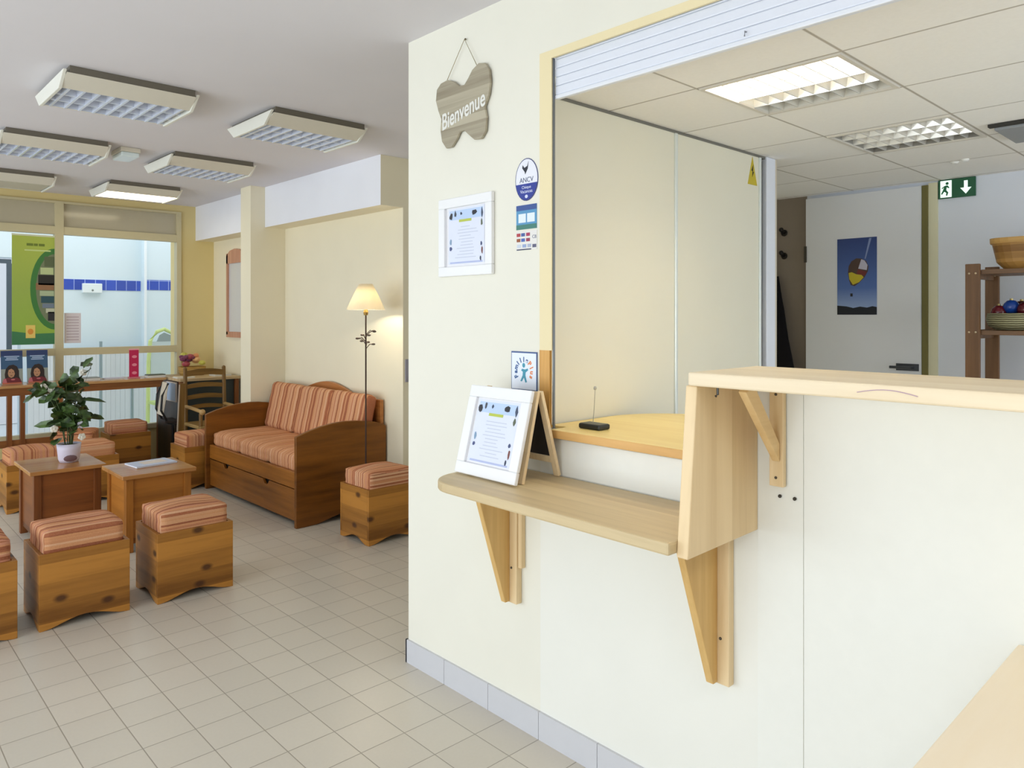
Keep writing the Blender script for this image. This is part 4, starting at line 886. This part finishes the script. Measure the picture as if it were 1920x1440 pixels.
bm = prism(NB(), rect(0.082, 0.262, 0, 0.131), -0.004, 0.0, M); link('card', bm, plain((196, 30, 84), 0.5), t)
bm = NB(); box(bm, -0.045, 0.045, -0.03, 0.03, 0, 0.012); link('stand_foot', bm, plain((214, 130, 140), 0.4), t)
bm = prism(NB(), rect(0.088, 0.012, 0, 0.268), -0.005, 0.001, M); link('top_edge', bm, plain((240, 170, 180), 0.4), t)
for v in (0.05, 0.125, 0.20):
    bm = prism(NB(), ell(0.022, 0.014, 0.004, v, 10), 0.0, 0.001, M); link('light_print', bm, plain((236, 140, 160), 0.5), t)
def brochure(label, x, w):
    t = thing('standing_brochure', label, 'brochure', (x, 7.47, ZD), 0, 'upright brochures on the window desk')
    M = Matrix.Rotation(math.radians(-6), 4, 'X') @ MY(0, 0, 0)
    bm = prism(NB(), rect(w, 0.285, 0, 0.1425), -0.012, 0, M); link('cover', bm, plain((58, 92, 128), 0.4), t)
    bm = prism(NB(), rect(w, 0.045, 0, 0.262), 0, 0.0006, M); link('title_band', bm, plain((44, 62, 108), 0.4), t)
    bm = NB()
    for k in range(3): prism(bm, rect(w * (0.7, 0.5, 0.6)[k], 0.008, 0, 0.236 - 0.014 * k), 0.0, 0.0008, M)
    link('title_lines', bm, plain((170, 190, 220), 0.5), t)
    bm = prism(NB(), rect(w, 0.13, 0, 0.065), 0, 0.0005, M); link('landscape', bm, plain((150, 158, 150), 0.5), t)
    bm = NB(); prism(bm, [(-0.048, 0.030), (-0.052, 0.085), (-0.044, 0.130), (-0.022, 0.160), (0.010, 0.166), (0.036, 0.150), (0.050, 0.112), (0.050, 0.065), (0.062, 0.030), (0.0, 0.02)], 0.0006, 0.0011, M); link('portrait_hair', bm, plain((44, 32, 30), 0.6), t)
    bm = NB(); prism(bm, [(-0.072, 0.012), (0.070, 0.012), (0.060, 0.040), (0.030, 0.056), (0.0, 0.046), (-0.026, 0.058), (-0.060, 0.048)], 0.0008, 0.0014, M); link('portrait_jacket', bm, plain((112, 36, 46), 0.6), t)
    bm = NB(); prism(bm, [(-0.070, 0.014), (-0.036, 0.014), (-0.044, 0.050), (-0.062, 0.046)], 0.0014, 0.0018, M); prism(bm, ell(0.016, 0.007, 0.006, 0.040, 8), 0.0014, 0.0018, M); link('jacket_trim', bm, plain((196, 110, 116), 0.6), t)
    bm = NB(); prism(bm, [(-0.024, 0.066), (-0.030, 0.092), (-0.024, 0.122), (-0.004, 0.132), (0.014, 0.116), (0.020, 0.088), (0.012, 0.064), (-0.006, 0.054)], 0.0012, 0.0018, M); link('portrait_face', bm, plain((186, 140, 106), 0.6), t)
    bm = NB(); prism(bm, ell(0.005, 0.003, -0.015, 0.100, 8), 0.0018, 0.0022, M); prism(bm, ell(0.005, 0.003, 0.006, 0.100, 8), 0.0018, 0.0022, M); prism(bm, ell(0.008, 0.003, -0.005, 0.074, 8), 0.0018, 0.0022, M); link('face_features', bm, plain((96, 58, 46), 0.6), t)
    bm = prism(NB(), rect(w * 0.9, 0.012, 0, 0.008), 0.0014, 0.002, M); link('foot_band', bm, plain((196, 110, 80), 0.6), t)
    bm = NB(); box(bm, -w / 2, w / 2, 0.0, 0.06, 0, 0.006); link('stand', bm, plain((220, 226, 230), 0.2), t)
brochure('upright brochure with dark-haired portrait in red, right beside the window post', 1.398, 0.155)
brochure('upright portrait brochure second from the window post', 1.212, 0.155)
brochure('upright brochure cut by the left frame edge', 1.055, 0.13)

# chairs
t = thing('ladder_back_chair', 'olive-brown wooden ladder-back armchair in the far corner', 'chair', (2.60, 6.68, 0))
OW = wood((96, 68, 26), (140, 104, 50), 'z'); OWX = wood((96, 68, 26), (140, 104, 50), 'x')
for x in (-0.175, 0.175):
    bm = NB(); tube(bm, [(x, 0.19, 0), (x, 0.185, 0.45), (x, 0.205, 0.91)], 0.017, 10); ball(bm, (x, 0.206, 0.915), 0.018); link('back_post', bm, OW, t)
    bm = NB(); tube(bm, [(x, -0.17, 0), (x, -0.17, 0.55)], 0.016, 10); link('front_leg', bm, OW, t)
    bm = NB(); tube(bm, [(x, 0.185, 0.58), (x, 0.0, 0.575), (x, -0.20, 0.565)], 0.016, 8); ball(bm, (x, -0.205, 0.565), 0.026); link('arm', bm, wood((150, 116, 64), (196, 162, 108), 'y'), t)
for z, hh in ((0.845, 0.05), (0.735, 0.035), (0.635, 0.035), (0.545, 0.03)):
    bm = NB(); pts = [(-0.17, 0)] + [(-0.17 + 0.34 * k / 10, 0.012 * math.sin(math.pi * k / 10)) for k in range(1, 10)] + [(0.17, 0)] + [(0.17 - 0.34 * k / 10, hh + 0.018 * math.sin(math.pi * k / 10)) for k in range(11)]
    prism(bm, pts, -0.007, 0.007, MY(0, 0.197, z)); link('back_slat', bm, OWX, t)
bm = NB(); box(bm, -0.19, 0.19, -0.19, 0.19, 0.41, 0.44); link('seat', bm, weave((150, 120, 70), (190, 160, 104), 30), t, bevel=0.008)
bm = NB(); tube(bm, [(-0.175, -0.17, 0.2), (0.175, -0.17, 0.2)], 0.01); tube(bm, [(-0.175, 0.185, 0.2), (0.175, 0.185, 0.2)], 0.01); link('stretcher', bm, OW, t)
t = thing('slim_bench_board', 'tall slim olive wooden board standing just left of the ladder-back armchair', 'board', (2.33, 6.74, 0))
bm = NB(); hexa(bm, [(-0.035, -0.012, 0), (0.012, -0.012, 0), (0.012, 0.012, 0), (-0.035, 0.012, 0)], [(0.0, -0.012, 0.80), (0.045, -0.012, 0.80), (0.045, 0.012, 0.80), (0.0, 0.012, 0.80)]); link('plank', bm, OW, t, bevel=0.002)
bm = NB(); hexa(bm, [(-0.042, -0.010, 0), (-0.036, -0.010, 0), (-0.036, 0.010, 0), (-0.042, 0.010, 0)], [(-0.006, -0.010, 0.79), (0.0, -0.010, 0.79), (0.0, 0.010, 0.79), (-0.006, 0.010, 0.79)]); link('pale_edge', bm, plain((176, 160, 140), 0.5), t)
t = thing('cantilever_chair', 'black-framed chair with a highlight painted pale on its back pad, seen edge-on at the right end of the window desk', 'chair', (2.285, 7.06, 0), math.radians(-6))
BLK = plain((26, 26, 28), 0.35, 0.3)
for y in (-0.10, 0.10):
    bm = NB(); tube(bm, [(0.0, y, 0.010), (0.11, y, 0.010), (0.115, y, 0.2), (0.11, y, 0.41), (0.03, y, 0.43), (-0.03, y, 0.55), (-0.02, y, 0.68), (0.03, y, 0.79)], 0.010, 8); link('tube_frame', bm, BLK, t)
bm = NB(); hexa(bm, [(-0.024, -0.105, 0.50), (-0.012, -0.105, 0.50), (-0.012, 0.105, 0.50), (-0.024, 0.105, 0.50)], [(0.022, -0.105, 0.79), (0.034, -0.105, 0.79), (0.034, 0.105, 0.79), (0.022, 0.105, 0.79)]); link('back_pad', bm, plain((226, 216, 196), 0.5), t, bevel=0.004)  # pad coloured pale for the highlight along the chair back
bm = NB(); box(bm, 0.0, 0.115, -0.11, 0.11, 0.43, 0.455); link('seat', bm, plain((40, 30, 26), 0.6), t, bevel=0.006)
# rustic mirror on the recess wall
t = thing('wall_mirror', 'mirror in a pinkish wooden frame on the recess wall beyond the pillar', 'mirror', (XR, 7.12, 1.19))
M = MX(-0.0005, 0, 0)
bm = NB(); prism(bm, rect(0.035, 0.80, -0.183, 0.42), 0, 0.025, M); prism(bm, rect(0.035, 0.80, 0.183, 0.42), 0, 0.025, M); prism(bm, rect(0.40, 0.055, 0, 0.02), 0, 0.025, M)
prism(bm, [(-0.20, 0.72), (0.20, 0.72), (0.20, 0.80), (0.12, 0.845), (0, 0.86), (-0.12, 0.845), (-0.20, 0.80)], 0, 0.025, M); link('frame', bm, wood((176, 122, 96), (206, 156, 128), 'z'), t)
bm = prism(NB(), rect(0.34, 0.68, 0, 0.385), 0, 0.010, M); link('mirror_glass', bm, plain((226, 232, 242), 0.05, 0.3), t)

# stuck on the panes
t = thing('green_poster', 'tall green poster with oval photo collage hung in the window', 'poster', (1.409, YWIN - 0.004, 1.14))
M = MY(0, 0, 0)
bm = prism(NB(), rect(0.328, 0.962, 0, 0.481), 0, 0.002, M); m = NT('poster_green'); sp = m.n('ShaderNodeSeparateXYZ'); m.l(m.obj(), sp.inputs[0])
m.base(m.ramp(m.math('DIVIDE', sp.outputs[2], 0.96), [(0.0, lin((150, 186, 70))), (0.5, lin((158, 182, 84))), (1.0, lin((180, 196, 84)))])); m.set(0.4); link('sheet', bm, m.m, t)
bm = prism(NB(), [(-0.164, 0), (0.164, 0), (0.164, 0.10), (0.0, 0.095), (-0.164, 0.12)], 0.002, 0.0026, M); link('foot_band', bm, plain((66, 128, 84), 0.5), t)
def half(a, b, cx, cy): return [(cx + a * math.cos(q), cy + b * math.sin(q)) for q in [math.pi / 2 + math.pi * k / 20 for k in range(21)]]
bm = prism(NB(), half(0.192, 0.365, 0.164, 0.495), 0.002, 0.0026, M); link('green_arc', bm, plain((64, 126, 62), 0.5), t)
bm = prism(NB(), half(0.148, 0.315, 0.164, 0.495), 0.0026, 0.0032, M); col = link('photo_collage', bm, plain((120, 130, 100), 0.5), t)
for u, v, a, b, c in ((0.12, 0.74, 0.040, 0.045, (92, 104, 74)), (0.10, 0.655, 0.05, 0.03, (190, 204, 150)), (0.095, 0.575, 0.062, 0.045, (40, 38, 36)), (0.085, 0.515, 0.07, 0.03, (150, 110, 78)), (0.10, 0.455, 0.055, 0.022, (176, 192, 156)), (0.105, 0.40, 0.05, 0.03, (48, 84, 96)), (0.11, 0.345, 0.045, 0.02, (116, 130, 150)), (0.125, 0.30, 0.033, 0.02, (196, 200, 176)), (0.135, 0.25, 0.027, 0.04, (44, 44, 50))):
    bm = prism(NB(), rect(2 * a, 2 * b, u, v), 0.0032, 0.0036, M); link('photo', bm, plain(c, 0.5), col)
bm = prism(NB(), rect(0.072, 0.115, -0.025, 0.115), 0.0026, 0.0034, M); lg = link('yellow_badge', bm, plain((236, 206, 110), 0.5), t)
bm = prism(NB(), ell(0.022, 0.026, -0.025, 0.115, 14), 0.0034, 0.004, M); link('orange_mark', bm, plain((226, 150, 60), 0.5), lg)
bm = NB()
for u, w in ((-0.03, 0.05), (0.015, 0.03), (0.06, 0.045)): prism(bm, rect(w, 0.022, u, 0.885), 0.002, 0.0028, M)
link('heading_marks', bm, plain((112, 130, 50), 0.5), t)
bm = prism(NB(), rect(0.20, 0.012, 0.03, 0.835), 0.002, 0.0028, M); link('subtitle_line', bm, plain((206, 222, 150), 0.5), t)
bm = prism(NB(), rect(0.332, 0.016, 0, 0.968), -0.002, 0.004, M); link('hanging_rail', bm, plain((222, 226, 196), 0.4), t)
t = thing('window_notice', 'pale pinkish printed notice taped inside the window pane', 'notice', (1.715, YWIN + 0.006, 1.145))
bm = prism(NB(), rect(0.135, 0.275, 0, 0.1375), 0, 0.0012, M); link('paper', bm, plain((226, 220, 226), 0.5), t)
bm = NB()
for k in range(9): prism(bm, rect(0.10, 0.010, 0, 0.03 + 0.026 * k), 0.0012, 0.0018, M)
link('printed_lines', bm, plain((196, 182, 192), 0.5), t)

# ------------------------------------------------------------------ covered walk outside the window
YX = 9.5
struct('floor_walkway', box(NB(), -3.0, 6.0, YWIN + 0.2, 13.0, -0.12, -0.02), paint((222, 228, 230), 0.6))
bm = NB(); box(bm, 1.62, 2.842, YX, YX + 0.2, -0.02, 3.0); box(bm, 2.842, 5.5, YX - 0.12, YX + 0.2, -0.02, 3.0); box(bm, -3.0, 0.2, YX, YX + 0.2, -0.02, 3.0); box(bm, 0.2, 1.62, YX, YX + 0.2, 2.02, 3.0)
struct('wall_walkway', bm, paint((222, 236, 243), 0.6, 0.02))
TB = tiles(0.109, 0.124, 2.018, 1.686, 0.0035, (62, 92, 200), (190, 208, 250), 0.25, 'xz', 0.25)
bm = NB(); box(bm, 1.64, 2.828, YX - 0.006, YX, 1.688, 1.808); struct('trim_6', bm, TB)
bm = NB(); box(bm, 2.856, 4.0, YX - 0.126, YX - 0.12, 1.70, 1.82); struct('trim_7', bm, TB)
bm = NB(); box(bm, 2.832, 2.858, YX - 0.14, YX - 0.118, 0.0, 2.9); struct('trim_8', bm, plain((240, 246, 250), 0.5))
bm = NB(); box(bm, 0.2, 1.53, YX - 0.02, YX + 0.02, 1.955, 2.0); box(bm, 1.49, 1.535, YX - 0.02, YX + 0.02, 0, 1.955); d = struct('door_2', bm, plain((78, 92, 104), 0.4))
bm = NB(); box(bm, 0.2, 1.49, YX + 0.002, YX + 0.008, 0.05, 1.955); link('pane', bm, glass(), d)
struct('wall_beyond', box(NB(), -2.0, 3.0, 11.5, 11.6, 0, 3.0), paint((246, 242, 244), 0.6))
t = thing('wall_box', 'small white box fixed over the blue tile band outside', 'box', (2.305, YX - 0.001, 1.655))
bm = NB(); box(bm, -0.10, 0.10, -0.05, 0.0, 0, 0.108); link('casing', bm, plain((238, 246, 248), 0.4), t, bevel=0.006)
bm = NB(); ball(bm, (0.0, -0.05, 0.03), 0.012, 1, 0.4, 1); link('lens', bm, plain((130, 140, 136), 0.3), t)
for x, zt, lab in ((2.30, 1.13, 'left slim grey railing post outside the window'), (2.62, 0.95, 'right slim grey railing post outside the window')):
    t = thing('railing_post', lab, 'post', (x, 9.1, -0.02), 0, 'railing posts outside')
    bm = NB(); tube(bm, [(0, 0, 0), (0, 0, zt)], 0.016, 10); link('upright', bm, plain((150, 168, 176), 0.4, 0.4), t)
    bm = lathe(NB(), [(0.06, 0), (0.055, 0.012), (0.02, 0.03)], seg=16); link('base_plate', bm, plain((150, 166, 172), 0.4, 0.4), t)
t = thing('ribbed_screen', 'low white ribbed panel screen along the walk outside', 'screen', (2.4, 9.3, -0.02))
for k in range(34):
    x = -0.75 + k * 0.05
    bm = NB(); box(bm, x, x + 0.0485, -0.012, 0.012, 0, 1.02); link('slat', bm, plain((224, 230, 238), 0.5), t)
bm = NB(); box(bm, -0.76, 0.96, -0.016, 0.016, 1.02, 1.05); link('top_rail', bm, plain((236, 242, 246), 0.4), t)
t = thing('garden_chair', 'lime green curved chair back showing outside at the right of the window', 'chair', (2.87, 8.95, -0.02))
bm = NB(); tube(bm, [(-0.13, 0, 0), (-0.12, 0, 0.9), (-0.10, 0, 1.13), (-0.03, 0, 1.23), (0.05, 0, 1.26), (0.16, 0, 1.20), (0.20, 0, 0.9), (0.20, 0, 0)], 0.022, 8); link('hoop', bm, plain((206, 224, 150), 0.5), t)
bm = NB(); box(bm, -0.10, 0.18, -0.01, 0.01, 0.6, 1.12); link('back_panel', bm, plain((202, 218, 226), 0.5), t)
bm = NB(); prism(bm, [(-0.03, 1.12), (0.18, 1.12), (0.16, 1.17), (0.05, 1.22), (0.0, 1.19)], -0.012, 0.012, MY(0, 0, 0)); link('grey_top', bm, plain((150, 166, 172), 0.5), t)
bm = NB(); box(bm, -0.13, 0.20, -0.34, 0.0, 0.42, 0.45); box(bm, -0.13, -0.10, -0.34, -0.31, 0, 0.42); box(bm, 0.17, 0.20, -0.34, -0.31, 0, 0.42); link('seat', bm, plain((190, 210, 130), 0.5), t)
